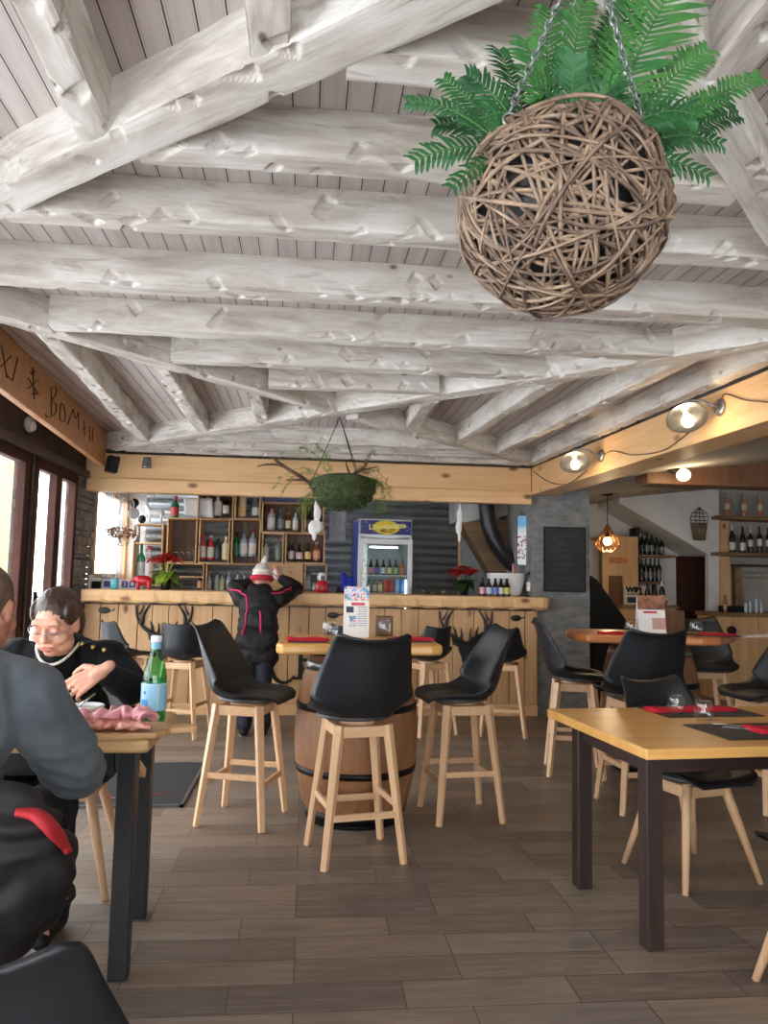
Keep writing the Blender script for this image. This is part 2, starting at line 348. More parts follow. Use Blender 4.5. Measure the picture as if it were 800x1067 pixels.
    def build(s, name, mats, parent=None, loc=None, bevel=0.0, seg=2, rz=0.0):
        o = bpy.data.objects.new(name, s.mesh(name, mats)); COL.objects.link(o)
        if parent is not None: o.parent = parent
        if loc is not None: o.location = loc
        if rz: o.rotation_euler.z = rz
        if bevel:
            b = o.modifiers.new('bevel', 'BEVEL'); b.width = bevel; b.segments = seg; b.limit_method = 'ANGLE'; b.angle_limit = radians(40)
        return o
def sculpt(mb, name, mats, parent=None, vox=.008, it=6, fac=.5, fold=None, mat_fn=None):
    """fuse overlapping shapes into one continuous skin"""
    o = bpy.data.objects.new(name, mb.mesh(name, mats)); COL.objects.link(o)
    r = o.modifiers.new('r', 'REMESH'); r.mode = 'VOXEL'; r.voxel_size = vox
    if it: m = o.modifiers.new('s', 'SMOOTH'); m.iterations = it; m.factor = fac
    dg = bpy.context.evaluated_depsgraph_get(); me = bpy.data.meshes.new_from_object(o.evaluated_get(dg))
    o.modifiers.clear(); o.data = me; me.name = name
    if not me.materials:
        for m in (mats if isinstance(mats, (list, tuple)) else [mats]): me.materials.append(m)
    if fold:
        nv = [tuple(v.normal) for v in me.vertices]
        for v, n in zip(me.vertices, nv): v.co = v.co+Vector(n)*fold(v.co)
    me.polygons.foreach_set('use_smooth', [True]*len(me.polygons)); me.update()
    if parent is not None: o.parent = parent
    return o
def tag(o, label=None, cat=None, group=None, kind=None):
    if label: o['label'] = label
    if cat: o['category'] = cat
    if group: o['group'] = group
    if kind: o['kind'] = kind
    return o
def thing(name, label, cat, loc=(0, 0, 0), rz=0.0, group=None):
    o = bpy.data.objects.new(name, None); COL.objects.link(o); o.location = loc; o.rotation_euler = (0, 0, rz); o.empty_display_size = .1
    return tag(o, label, cat, group)
def struct(o, label=None): return tag(o, label, None, None, 'structure')
def copy_tree(o, parent=None):
    c = o.copy(); COL.objects.link(c)
    if parent is not None: c.parent = parent
    for ch in list(o.children): copy_tree(ch, c)
    return c
def T(x=0, y=0, z=0, rz=0, rx=0, ry=0): return Matrix.Translation((x, y, z)) @ Matrix.Rotation(rz, 4, 'Z') @ Matrix.Rotation(ry, 4, 'Y') @ Matrix.Rotation(rx, 4, 'X')
def smooth_path(pts, k=6):
    pts = [Vector(p) for p in pts]; out = []
    for i in range(len(pts)-1):
        p0, p1, p2, p3 = pts[max(i-1, 0)], pts[i], pts[i+1], pts[min(i+2, len(pts)-1)]
        for j in range(k):
            t = j/k; out.append(.5*((2*p1)+(p2-p0)*t+(2*p0-5*p1+4*p2-p3)*t*t+(3*p1-p0-3*p2+p3)*t**3))
    out.append(pts[-1]); return out
ORD = ['first', 'second', 'third', 'fourth', 'fifth', 'sixth', 'seventh', 'eighth', 'ninth', 'tenth']
# ------------------------------------------------------------------ the setting
ZB, ZC = 2.44, 2.59                       # underside of the beams, underside of the boards
_tn = [0]
def trim(label, name=None):
    _tn[0] += 1; return 'trim_%d' % _tn[0]
rng = np.random.default_rng(11)
def hewn_beam(label, p0, p1, w, h, zb=ZB, res=.0062, gouges=12.0, mat='beam', cs=(7, 19, 24)):
    """a roughly hewn beam: real axe cuts and waney arrises in the mesh, local X along its length"""
    p0 = Vector((*p0, zb)); p1 = Vector((*p1, zb)); L = (p1-p0).length
    nx = max(8, int(L/res)); nb, nn, nf = cs
    per = []; nor = []
    for k in range(nb): t = k/nb; per.append((w/2, h*(1-t))); nor.append((1, 0))
    for k in range(nn): t = k/nn; per.append((w/2-w*t, 0)); nor.append((0, -1) if k else (.7, -.7))
    for k in range(nf+1): t = k/nf; per.append((-w/2, h*t)); nor.append((-1, 0) if k else (-.7, -.7))
    per = np.array(per, float); nor = np.array(nor, float)
    s = np.concatenate([[0], np.cumsum(np.linalg.norm(np.diff(per, axis=0), axis=1))])
    x = np.linspace(0, L, nx+1); X, S = np.meshgrid(x, s, indexing='ij'); D = np.zeros_like(X)
    sb, sf = h, h+w                         # the two lower arrises
    # slow unevenness and waney arrises
    for fr, am in ((1.7, .003), (4.3, .002), (11, .0012)):
        ph = rng.uniform(0, 6.28, 3); D += am*np.sin(X*fr*2+ph[0]+S*9)*np.sin(S*23+ph[1])
    for a in (sb, sf):
        wob = .5+.5*np.sin(x*3.1+rng.uniform(0, 6))*np.sin(x*7.3+rng.uniform(0, 6))
        D += (.002+.004*wob)[:, None]*np.exp(-((S-a)/.007)**2)
    n = int(L*gouges)
    for _ in range(n):
        x0 = rng.uniform(.0, L)
        u = rng.random()
        if u < .45: s0 = sf+rng.normal(0, .016)
        elif u < .6: s0 = sb+rng.normal(0, .016)
        else: s0 = rng.uniform(0, s[-1])
        a = rng.choice([-1, 1])*rng.uniform(.5, 1.15); l = rng.uniform(.06, .13); ww = rng.uniform(.017, .030); d = rng.uniform(.009, .021)
        dx, ds = X-x0, S-s0
        pp = (dx*math.cos(a)+ds*math.sin(a))/l+.5; q = (-dx*math.sin(a)+ds*math.cos(a))/ww
        m = (pp > 0) & (pp < 1) & (np.abs(q) < 1)
        if D[m].max(initial=0) > .009: continue
        D = np.where(m, np.maximum(D, d*pp**.8*np.clip((1-pp)/.10, 0, 1)*(1-q**4)), D)
    for _ in range(1):
        E = np.pad(D, 1, mode='edge'); D = .55*D+.45*(4*D+2*(E[2:, 1:-1]+E[:-2, 1:-1])+2*(E[1:-1, 2:]+E[1:-1, :-2])+E[2:, 2:]+E[:-2, :-2]+E[2:, :-2]+E[:-2, 2:])/16
    Yv = per[:, 0][None, :]-nor[:, 0][None, :]*D; Zv = per[:, 1][None, :]-nor[:, 1][None, :]*D
    V = np.stack([X, Yv, Zv], -1).reshape(-1, 3); m = len(per)
    i, j = np.meshgrid(np.arange(nx), np.arange(m-1), indexing='ij'); a0 = (i*m+j).ravel()
    Fq = np.stack([a0, a0+m, a0+m+1, a0+1], -1)
    faces = [tuple(int(k) for k in q) for q in Fq]
    faces.append(tuple(range(m))); faces.append(tuple(nx*m+k for k in range(m-1, -1, -1)))
    me = bpy.data.meshes.new('beam'); me.from_pydata(V.tolist(), [], faces); me.materials.append(MT[mat])
    me.polygons.foreach_set('use_smooth', [False]*len(faces)); me.update()
    o = bpy.data.objects.new(trim(label), me); COL.objects.link(o)
    d = p1-p0; o.location = p0; o.rotation_euler = (0, 0, atan2(d.y, d.x))
    return struct(o, label)

# floor, ceiling
struct(MB().span(-2.4, 6.2, -3.0, 10.4, -.06, 0).build('floor', MT['floor']), 'grey brown wood look tiled floor')
struct(MB().span(-2.3, 2.75, -2.9, 9.6, ZC, ZC+.06).build('ceiling', MT['boards']), 'whitewashed board ceiling between the beams')
struct(MB().add([(2.62, -2.9, 2.215), (6.2, -2.9, 2.655), (6.2, 10.4, 2.655), (2.62, 10.4, 2.215), (2.62, -2.9, 2.8), (6.2, -2.9, 2.8), (6.2, 10.4, 2.8), (2.62, 10.4, 2.8)], [(3, 2, 1, 0), (4, 5, 6, 7), (0, 1, 5, 4), (1, 2, 6, 5), (2, 3, 7, 6), (3, 0, 4, 7)], 0, None, False).build('ceiling_back_room', MT['plaster']), 'plastered ceiling of the room at the back')
# diagonal beams:  A near left, E near right, B/D far left to far right, C across
def lineA(x): return 1.63-.82*x
def lineC(x): return 5.52-.965*x
def lineE(x): return x+.77
def lineB(x): return 5.16+1.075*x if x < .2 else 5.375+.965*(x-.2)
hewn_beam('white hewn diagonal beam at upper left', (-2.05, lineA(-2.05)), (.49, lineA(.49)), .135, .15)
hewn_beam('white hewn diagonal beam behind the fern basket', (.2, lineE(.2)), (2.5, lineE(2.5)), .12, .15)
hewn_beam('white hewn diagonal beam from left wall to ceiling centre', (-1.85, lineB(-1.85)), (.16, lineB(.16)), .12, .15)
hewn_beam('white hewn diagonal beam crossing from bar to right wall', (-1.83, lineC(-1.83)), (2.3, lineC(2.3)), .135, .15)
hewn_beam('white hewn diagonal beam from ceiling centre to bar corner', (.3, lineB(.3)), (2.16, lineB(2.16)), .12, .15)
# cross joists inside the square
def cross(y, xl, xr, lab, w=.105): hewn_beam('white hewn cross joist, '+lab, (xl, y), (xr, y), w, .145, zb=ZB+.004)
cross(1.66, .06, .86, 'nearest and shortest, by the fern basket')
cross(2.105, -.50, 1.26, 'second from the near end')
cross(2.545, -1.02, 1.70, 'third from the near end')
cross(3.135, -1.72, 2.28, 'longest, just beyond the basket', .13)
cross(3.71, -1.24, 1.83, 'third from the ceiling centre')
cross(4.20, -.76, 1.32, 'second from the ceiling centre')
cross(4.66, -.26, .79, 'short, nearest the ceiling centre')
def lng(x0, y0, x1, y1, lab, w=.095): hewn_beam('white hewn lengthwise joist, '+lab, (x0, y0), (x1, y1), w, .145, zb=ZB+.004)
lng(-1.30, 3.80, -1.44, 6.82, 'left of the ceiling centre, longest')
lng(-.86, 4.32, -.86, 6.26, 'left of the ceiling centre, middle')
lng(-.36, 4.86, -.36, 5.78, 'left of the ceiling centre, short')
lng(.78, 4.86, .78, 5.86, 'right of the ceiling centre, short')
lng(1.42, 4.24, 1.26, 6.32, 'right of the ceiling centre, middle')
lng(1.96, 3.72, 1.72, 6.76, 'right of the ceiling centre, longest')
lng(2.37, 3.3, 2.17, 7.3, 'along the timber on the right')
lng(-.60, -1.5, -.60, 2.06, 'upper left over the diners')
lng(-.115, -1.5, -.115, 1.66, 'near ceiling by the upper left beam')
lng(-1.2, -1.5, -1.2, 2.5, 'near ceiling by the left wall')
lng(.93, -1.5, .93, 1.66, 'near ceiling right of the basket')
lng(1.45, -1.5, 1.45, 2.16, 'near ceiling by the right room')
for k, y in enumerate((6.60, 7.0, 7.33)):
    xl = (5.52-y)/.965+.16; xr = (y-5.375)/.965+.2-.14
    hewn_beam('white hewn joist over the bar, '+ORD[k]+' of three', (max(xl, -1.75), y), (xr, y), .10, .145, zb=ZB+.004)
# header of the bar, boards one over the other
hd = MB(); hd.span(-2.1, 2.22, 7.45, 7.56, 2.20, 2.435).span(-2.08, 2.22, 7.43, 7.56, 2.07, 2.198)
struct(hd.build(trim(''), MT['pine_x'], bevel=.006), 'pine header over the bar')
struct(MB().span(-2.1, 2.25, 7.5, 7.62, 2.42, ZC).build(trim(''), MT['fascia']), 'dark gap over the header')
# right hand timber
RB0, RB1 = Vector((2.22, 7.44, 0)), Vector((2.56, 1.2, 0))
rbd = (RB1-RB0); rbn = Vector((-rbd.y, rbd.x, 0)).normalized()
if rbn.x < 0: rbn = -rbn
def rb(m, z0, z1, a, b, t0=0.0, t1=1.0):
    vs = []
    for t in (t0, t1):
        for e in (a, b):
            for z in (z0, z1): q = RB0+rbd*t+rbn*e; vs.append((q.x, q.y, z))
    return m.add(vs, [(0, 1, 3, 2), (4, 6, 7, 5), (0, 4, 5, 1), (2, 3, 7, 6), (0, 2, 6, 4), (1, 5, 7, 3)], 0, None, False)
rbo = rb(MB(), 2.165, 2.438, 0, .26).build(trim(''), MT['pine_y'], bevel=.006); struct(rbo, 'heavy pine timber along the right side')
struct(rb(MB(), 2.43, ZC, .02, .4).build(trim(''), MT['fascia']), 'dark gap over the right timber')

# left wall: frames, fascia, stone pier
XL = -2.1
def yl(x): return PX(x, 560, XL).y
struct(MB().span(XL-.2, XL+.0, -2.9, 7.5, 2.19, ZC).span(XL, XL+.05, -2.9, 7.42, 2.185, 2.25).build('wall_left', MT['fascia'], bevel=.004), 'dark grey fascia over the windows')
_wn = [0]
def window(y0, y1, z0=.0, z1=2.19, x=XL, j0=.08, j1=.08, mat='dark_wood', dep=.07, lab='dark red framed window in the left wall'):
    _wn[0] += 1
    m = MB(); X0, X1 = x-dep/2-.03, x+dep/2-.03
    m.span(X0, X1, y0, y0+j0, z0, z1).span(X0, X1, y1-j1, y1, z0, z1).span(X0, X1, y0+j0, y1-j1, z1-.09, z1).span(X0, X1, y0+j0, y1-j1, z0, z0+.12)
    m.span(X0+.01, X1-.012, y0+j0, y1-j1, .86 if z0 < .5 else z0+.02, (.94 if z0 < .5 else z0+.06))
    o = m.build('window_%d' % _wn[0], MT[mat], bevel=.006); struct(o, lab)
    MB().span(x-.034, x-.026, y0+j0-.01, y1-j1+.01, z0+.1, z1-.08).build('pane', MT['pane'], o)
    h = MB(); h.bar((x+.035, y0+.05, 1.02), (x+.035, y0+.05, 1.14), .03, .01).tube([(x+.04, y0+.05, 1.1), (x+.075, y0+.05, 1.1), (x+.075, y0+.14, 1.1)], .008, 6)
    h.build('handle', MT['black_metal'], o); return o
yA, yB, yM, yE = yl(27), yl(33), yl(58.5), yl(78)
window(4.45, yA, j1=.10); window(yB, yM, j0=.08, j1=.07); window(yM, yE, j0=.07, j1=.07)
struct(MB().span(XL-.12, XL-.02, yA, yB, 0, 2.19).span(XL-.03, XL+.0, yA+.06, yA+.1, 0, 2.19).build(trim(''), MT['black_metal'], bevel=.004), 'dark post between the window leaves')
for a, b in ((3.2, 4.4), (1.9, 3.1), (.6, 1.8), (-.7, .5), (-2.0, -.8)): window(a, b)
struct(MB().span(XL-.25, XL-.05, -2.9, -2.0, 0, 2.19).build('wall_left_corner', MT['plaster_w']))
# stacked stone pier at the bar end
st = MB(); z = 0.0; random.seed(5)
while z < 2.59:
    h = random.uniform(.05, .10); e = random.uniform(-.05, .05)
    st.span(XL-.22, XL+random.uniform(-.05, -.01), yE+.01, 7.98+e, z+.004, min(z+h, 2.59)); z += h
struct(st.build('wall_left_pier', MT['stone_lt'], bevel=.012), 'stacked stone pier beside the bar')
struct(MB().span(XL-.2, XL-.1, yE, 8.0, 0, 2.59).span(XL-.2, XL-.02, 7.98, 9.5, 0, 1.18).span(XL-.2, XL-.02, 7.98, 9.5, 2.22, 2.59).build('wall_left_rear', MT['plaster_w']), 'white wall around the bar window')
window(7.98, 9.36, 1.18, 2.22, XL-.02, .05, .05, 'pine_z', .06, 'bright window at the end of the bar')
for k, (a, b) in enumerate(((8.02, 8.42), (8.62, 8.86))):
    cu = MB().sheet(lambda u, v, a=a, b=b: (XL+.05+.018*sin(u*26), a+(b-a)*u, 1.2+.98*v), 30, 4, .003)
    struct(cu.build('window_curtain_%d' % (k+1), glassy('sheer white curtain', (.9, .9, .9, 1), 1.2, .6, .05)), 'sheer white curtain at the bar window')

# back wall of corrugated sheet behind the bar
YB = 9.32
struct(MB().span(-2.3, 2.4, YB+.04, YB+.15, 0, ZC).build('wall_back', MT['plaster_w']), 'wall behind the bar')
xc0, xc1 = -1.9, P(477, 560, YB).x
def corr(u, v): z = .6+1.99*v; return (xc0+(xc1-xc0)*u, YB-.03+.05*(1-abs(sin(pi*z/.10))**.6), z)
struct(MB().sheet(lambda u, v: corr(u, v), 1, 400, .002).build('wall_back_sheet', MT['galv']), 'corrugated metal sheet behind the bar shelves')
struct(MB().span(xc1, xc1+.035, YB-.03, YB+.03, .6, ZC).build(trim(''), MT['pine_z']), 'edge batten of the corrugated sheet')
# stairs seen past the sheet
struct(MB().span(xc1+.04, 2.35, YB, YB+.03, 0, ZC).build('wall_back_panel', C(150, 156, 154, .7)), 'grey green wall by the stairs')
def pxpoly(pts, Y): return [(P(x, y, Y).x, P(x, y, Y).z) for x, y in pts]
struct(MB().prism(pxpoly([(479, 543), (545, 541), (552, 620), (524, 620)], 9.0), .30, 0, T(0, 9.0, 0)).build(trim(''), MT['stair_wood'], bevel=.008), 'sloping raw boards of the stair')
struct(MB().prism(pxpoly([(474, 516), (512, 516), (512, 538), (486, 544), (474, 544)], 8.9), .4, 0, T(0, 8.9, 0)).build(trim(''), MT['plaster_w']), 'white soffit over the stair boards')
struct(MB().prism(pxpoly([(512, 516), (560, 516), (560, 528), (512, 541)], 8.95), .3, 0, T(0, 8.95, 0)).build(trim(''), MT['plaster']), 'grey underside of the stair')
# grey stone pier right of the bar
pr = MB(); x0, x1 = 2.245, P(617, 630, 7.44).x
NZ, NXX = 60, 16
def pier(u, v):
    x = x0+(x1-x0)*u; z = 2.6*v; return (x, 7.51-.014*noise.noise((x*9, z*16, 3.1))-.008*noise.noise((x*30, z*40, 1)), z)
pr.sheet(pier, NXX, NZ, 0)
pr.span(x0, x1, 7.52, 7.95, 0, 2.6)
struct(pr.build('wall_pier', MT['stone_grey']), 'grey painted stone pier right of the bar')

# right hand back room
YR = 9.8
struct(MB().span(2.3, 6.2, YR, YR+.15, 0, ZC).build('wall_back_room', MT['plaster_w']), 'white back wall of the far room')
struct(MB().span(6.05, 6.2, -2.9, YR, 0, ZC).build('wall_right', MT['plaster']), 'right wall')
struct(MB().span(2.385, 2.42, 7.95, YR, 0, ZC).build('wall_bar_side', MT['plaster']), 'wall between bar and far room')
ya = 9.1
poly = [(645, 515), (645, 524), (738, 578), (749, 578), (749, 505)]
struct(MB().prism(pxpoly(poly, ya), YR-ya, 0, T(0, ya, 0)).build('wall_stair', MT['plaster_w']), 'white wall over the sloping stair soffit')
struct(MB().prism(pxpoly([(738, 578), (749, 578), (749, 700), (738, 700)], ya), .08, 0, T(0, ya, 0)).build('wall_stair_end', MT['plaster_w']), 'white wall end left of the bottle shelves')
q0 = P(749, 560, ya).x
struct(MB().span(q0, 6.1, ya+.2, ya+.35, 0, ZC).build('wall_shelf', MT['plaster']), 'grey wall behind the bottle shelves')
d0, d1 = P(704, 600, YR).x, P(742, 600, YR).x; dz = P(720, 580, YR).z
dm = MB(); dm.span(d0, d1, YR-.05, YR, 0, dz)
for a, b in ((.1, .78), (.9, dz-.1)): dm.span(d0+.07, d1-.07, YR-.062, YR-.05, a, b)
do = dm.build('door_1', MT['dark_wood'], bevel=.008); struct(do, 'low dark red brown door under the stairs')
MB().tube([(d0+.05, YR-.05, .95), (d0+.05, YR-.1, .95), (d0+.15, YR-.1, .95)], .01, 6).build('door_handle', MT['black_metal'], do)
struct(MB().span(2.9, 6.04, 6.3, 6.55, 2.16, 2.5).build(trim(''), MT['crate_back'], bevel=.01), 'dark timber under the back room ceiling')
struct(MB().span(2.44, 2.46, 7.97, 9.7, 0, .1).build('baseboard_back', MT['dark_wood']))
# sloping black side of the stair behind the pier
sp = pxpoly([(616, 600), (622, 604), (668, 668), (668, 750), (616, 750)], 8.3)
struct(MB().prism(sp, .12, 0, T(0, 8.3, 0)).build(trim(''), MT['black']), 'sloping black stair side behind the grey pier')

# wall behind the photographer with a run of windows
wf = MB().span(-2.4, 6.2, -2.95, -2.8, 2.3, ZC).span(-2.4, 6.2, -2.95, -2.8, 0, .12)
for x in (-2.3, -.9, .5, 1.9, 3.3): wf.span(x-.07, x+.07, -2.95, -2.8, .12, 2.3)
wf.span(3.3, 6.2, -2.95, -2.8, .12, 2.3)
struct(wf.build('wall_front', MT['plaster_w']))
for k in range(4):
    struct(MB().span(-2.23+1.4*k, -.97+1.4*k, -2.88, -2.87, .12, 2.3).build('window_%d' % (20+k), MT['pane']))
# outdoors
struct(MB().span(-60, -2.35, -40, 50, -.3, -.2).span(-2.35, 40, -40, -3.0, -.3, -.2).build('exterior_snow', MT['snow']), 'snow outside the windows')
struct(MB().span(-2.75, -2.6, yM+.42, yM+.62, -.2, 2.6).build('exterior_post', MT['pine_z']), 'pine post outside the window')
# ------------------------------------------------------------------ seats
def lerp_tab(tab, v):
    n = len(tab)
    for i in range(n-1):
        if v <= tab[i+1][0] or i == n-2:
            (x0, y0), (x1, y1) = tab[i], tab[i+1]; h = x1-x0; t = (v-x0)/h
            m0 = (y1-tab[i-1][1])/(x1-tab[i-1][0]) if i > 0 else (y1-y0)/h
            m1 = (tab[i+2][1]-y0)/(tab[i+2][0]-x0) if i < n-2 else (y1-y0)/h
            return (2*t**3-3*t*t+1)*y0+(t**3-2*t*t+t)*h*m0+(-2*t**3+3*t*t)*y1+(t**3-t*t)*h*m1
def shell_mb(prof, hws, cup, h, th=.009, nu=20, nv=46):
    path = smooth_path([(0, y, z) for y, z in prof], 10)
    ln = [0]
    for a, b in zip(path, path[1:]): ln.append(ln[-1]+(b-a).length)
    tot = ln[-1]
    def at(v):
        d = v*tot
        for i in range(len(ln)-1):
            if d <= ln[i+1]+1e-9:
                t = (d-ln[i])/max(ln[i+1]-ln[i], 1e-9); return path[i].lerp(path[i+1], t)
        return path[-1]
    def fn(u, v):
        s = 2*u-1; p = at(v); hw = lerp_tab(hws, v); d = at(min(1, v+.06))-at(max(0, v-.06)); d.normalize()
        n = Vector((0, d.z, -d.y))                  # towards the sitter
        e = 1.0
        if v < .09: e = .66+.34*sqrt(max(0, 1-((.09-v)/.09)**2))
        if v > .975: e = .90+.10*sqrt(max(0, 1-((v-.975)/.025)**2))
        o = n*(lerp_tab(cup, v)*abs(s)**2.3)
        return (s*hw*e, p.y+o.y, p.z+o.z+h-.012*(v**8)*(1-s*s))
    return MB().sheet(fn, nu, nv, th)
PROF_A = [(.225, -.004), (.205, .016), (.12, .008), (0, 0), (-.09, .004), (-.155, .03), (-.195, .095), (-.22, .18), (-.245, .28), (-.268, .365), (-.292, .39)]
HW_A = [(0, .185), (.1, .20), (.3, .225), (.45, .236), (.55, .236), (.7, .222), (.85, .196), (1, .166)]
CUP_A = [(0, .0), (.12, .035), (.3, .055), (.5, .115), (.62, .125), (.8, .085), (1, .03)]
PROF_B = [(.205, -.006), (.185, .012), (.10, .004), (0, 0), (-.09, .004), (-.15, .03), (-.185, .085), (-.20, .16), (-.212, .25), (-.216, .30)]
HW_B = [(0, .17), (.15, .20), (.4, .222), (.55, .215), (.75, .185), (1, .145)]
HW_A = [(a, b*1.05) for a, b in HW_A]
HW_B = [(a, b*.9) for a, b in HW_B]
CUP_B = [(0, .0), (.15, .04), (.4, .07), (.6, .12), (.8, .09), (1, .05)]
def make_seat(name, label, cat, group, kind, h):
    t = thing(name, label, cat, group=group)
    if kind == 'B': shell_mb(PROF_B, HW_B, CUP_B, h).build('shell', MT['shell'], t)
    else:
        shell_mb(PROF_A, HW_A, CUP_A, h).build('shell', MT['shell'], t)
        MB().ell((0, .035, h+.013), (.188, .182, .026), 24, 8).build('seat_pad', MT['pad'], t)
    tall = h > .55
    tp, ft = (.115, .185) if tall else (.10, .205)
    hz = h-.015
    legs = []
    for sx in (-1, 1):
        for sy in (-1, 1):
            a = Vector((sx*tp, sy*tp, hz)); b = Vector((sx*ft, sy*ft*.96, 0)); legs.append((a, b))
            m = MB()
            if tall: m.bar(a, b, .036, .044, .026, .030, up=(sx, -sy, 0))
            else: m.tube([a, a.lerp(b, .25), b], [.021, .021, .0125], 12)
            m.build('leg', MT['beech'], t, bevel=.004 if tall else 0)
    def on(sx, sy, z):
        k = 1-z/hz; return Vector((sx*(tp+(ft-tp)*k), sy*(tp+(ft*.96-tp)*k), z))
    f = MB()
    for sx in (-1, 1): f.bar(on(sx, -1, hz-.03), on(sx, 1, hz-.03), .022, .05)
    for sy in (-1, 1): f.bar(on(-1, sy, hz-.03), on(1, sy, hz-.03), .022, .05)
    f.lathe([(.085, -.012), (.085, .006)], 16, c=(0, 0, h-.012))
    f.build('seat_frame', MT['beech_x'], t, bevel=.003)
    if tall:
        for sy in (-1, 1): MB().bar(on(-1, sy, .215), on(1, sy, .215), .018, .03).build('footrest', MT['beech_x'], t, bevel=.003)
        for sx in (-1, 1): MB().bar(on(sx, -1, .255), on(sx, 1, .255), .018, .03).build('footrest', MT['beech_x'], t, bevel=.003)
    return t
STOOL = make_seat('bar_stool', 'black moulded bar stool on beech legs seen from behind, in front of the barrel table', 'bar stool', 'tall stools round the two high tables', 'A', .628)
CHAIR = make_seat('dining_chair', 'black moulded chair on round beech legs beyond the low table on the right', 'chair', 'low chairs at the dining tables', 'A', .43)
LOWB = make_seat('counter_stool', 'black low-backed stool at the bar, directly right of the green water bottle', 'bar stool', 'low-backed stools lined up at the bar', 'B', .61)
_used = set()
def seat(proto, x, y, deg, label=None):
    if proto.name in _used: o = copy_tree(proto)
    else: o = proto; _used.add(proto.name)
    o.location = (x, y, 0); o.rotation_euler = (0, 0, radians(deg))
    if label: o['label'] = label
    return o
seat(STOOL, .262, 3.71, 12)
seat(STOOL, -.30, 4.265, -107, 'black moulded bar stool left of the barrel table, turned sideways to the right')
seat(STOOL, .885, 4.30, 97, 'black moulded bar stool right of the barrel table, its shiny back turned to the right')
seat(STOOL, 1.865, 5.23, -105, 'black moulded bar stool beside the grey stone pier, left end of the far high table')
seat(STOOL, 1.97, 4.43, 2, 'black moulded bar stool seen square from behind, near side of the far high table')
seat(STOOL, 3.22, 5.98, 170, 'black stool on the far side of the right high table, facing the room')
seat(STOOL, 2.78, 4.42, 95, 'black stool at the right edge of the photo, only its seat front in view')
seat(CHAIR, 1.75, 3.41, 195)
seat(CHAIR, 1.73, 2.33, 8, 'black moulded chair on the near side of the right low table, cut by the frame')
seat(CHAIR, -.43, 1.235, 0, 'black moulded chair in the near left corner, only the top of its back in view')
seat(CHAIR, -.96, 3.42, 183, 'moulded chair under the woman in black at the left table')
seat(CHAIR, -.90, 1.93, -4, 'moulded chair under the man in the grey sweatshirt')
seat(LOWB, -.97, 6.50, -14)
seat(LOWB, -1.46, 6.62, -52, 'black low-backed stool at the bar, behind the shoulder of the woman in black')
seat(LOWB, .33, 6.62, 4, 'black low-backed stool at the bar, showing over the barrel table behind the glass')
seat(LOWB, 1.06, 6.60, 24, 'black low-backed stool at the bar, showing at the right end of the barrel table')
seat(LOWB, 1.71, 6.56, -14, 'black low-backed stool at the bar, half hidden by the right stool of the barrel table')

# ------------------------------------------------------------------ bar
bar = thing('bar_counter', 'pine plank bar front with black deer heads across the back of the room', 'bar', (0, 7.44, 0))
pk = MB(); x = -2.04; random.seed(3)
while x < 2.27:
    w = min(random.uniform(.13, .21), 2.285-x); d = random.uniform(-.004, .004)
    pk.span(x+.003, x+w-.003, d, .03, .10, 1.012); x += w
pk.build('plank_front', MT['pine_z'], bar, bevel=.004)
MB().span(-2.03, 2.22, .03, .055, .02, 1.012).span(2.17, 2.22, .055, .45, .02, 1.012).build('carcass', MT['dark_wood'], bar)
MB().span(-2.04, 2.285, -.012, .02, 0, .10).build('kick_board', MT['pine_x'], bar, bevel=.004)
S7 = 7.43/800
def deer(cx, cz):
    m = MB(); k = S7*.9
    head = [(-17, 3), (-8, -1), (-4, 0), (4, 0), (8, -1), (17, 3), (15, -4), (9, -7), (8, -12), (5, -18), (4, -24), (0, -27), (-4, -24), (-5, -18), (-8, -12), (-9, -7), (-15, -4)]
    m.prism([(cx+a*k, cz+b*k) for a, b in reversed(head)], .006, 0, T(0, -.012, 0))
    for s in (-1, 1):
        def st(pts, r): m.tube([(cx+s*a*k, -.009, cz+b*k) for a, b in smooth_path([(a, b, 0) for a, b in pts], 5)] if 0 else [(cx+s*q.x*k, -.009, cz+q.y*k) for q in smooth_path([(a, b, 0) for a, b in pts], 5)], [ri*k for ri in np.linspace(r[0], r[1], 5*(len(pts)-1)+1)], 8, flat=1)
        st([(4, -1), (11, 3), (22, 10), (29, 21), (31, 34)], (3.4, .8))
        st([(6, 2), (5, 8), (6, 15)], (2.3, .4)); st([(12, 6), (13, 12), (15, 17)], (2.2, .4))
        st([(24, 14), (22, 25), (15, 36)], (2.9, .5)); st([(27, 24), (24, 30), (22, 35)], (1.4, .4))
    return m
deer(P(485, 668, 7.44).x, P(485, 668, 7.44).z).build('deer_head', MT['black_metal'], bar)
deer(P(170, 663, 7.44).x, P(170, 663, 7.44).z).build('deer_head', MT['black_metal'], bar)
for x, y in ((109, 636), (347, 641), (537, 644)):
    c = P(x, y, 7.44); MB().ell((c.x, -.008, c.z), (.055, .006, .03), 20, 8).tube([(c.x+.05, -.008, c.z), (c.x+.085, -.008, c.z+.005), (c.x+.09, -.008, c.z+.02)], .006, 6).build('oval_plate', MT['black_metal'], bar)
c = P(296, 689, 7.44)
arc = [(c.x+.13*cos(a), -.008, c.z+.2*sin(a)) for a in np.linspace(radians(62), radians(318), 26)]
MB().tube(arc, [.008+.014*sin(pi*i/25) for i in range(26)], 8).build('letter', MT['black_metal'], bar)
c = P(313, 688, 7.44)
MB().span(c.x-.02, c.x+.02, -.012, -.004, c.z-.16, c.z+.16).span(c.x-.06, c.x+.06, -.012, -.004, c.z-.18, c.z-.155).span(c.x-.06, c.x+.06, -.012, -.004, c.z+.15, c.z+.175).span(c.x, c.x+.16, -.012, -.004, c.z-.01, c.z+.02).span(c.x+.14, c.x+.18, -.012, -.004, c.z-.16, c.z+.16).build('letter', MT['black_metal'], bar)
wt = MB()
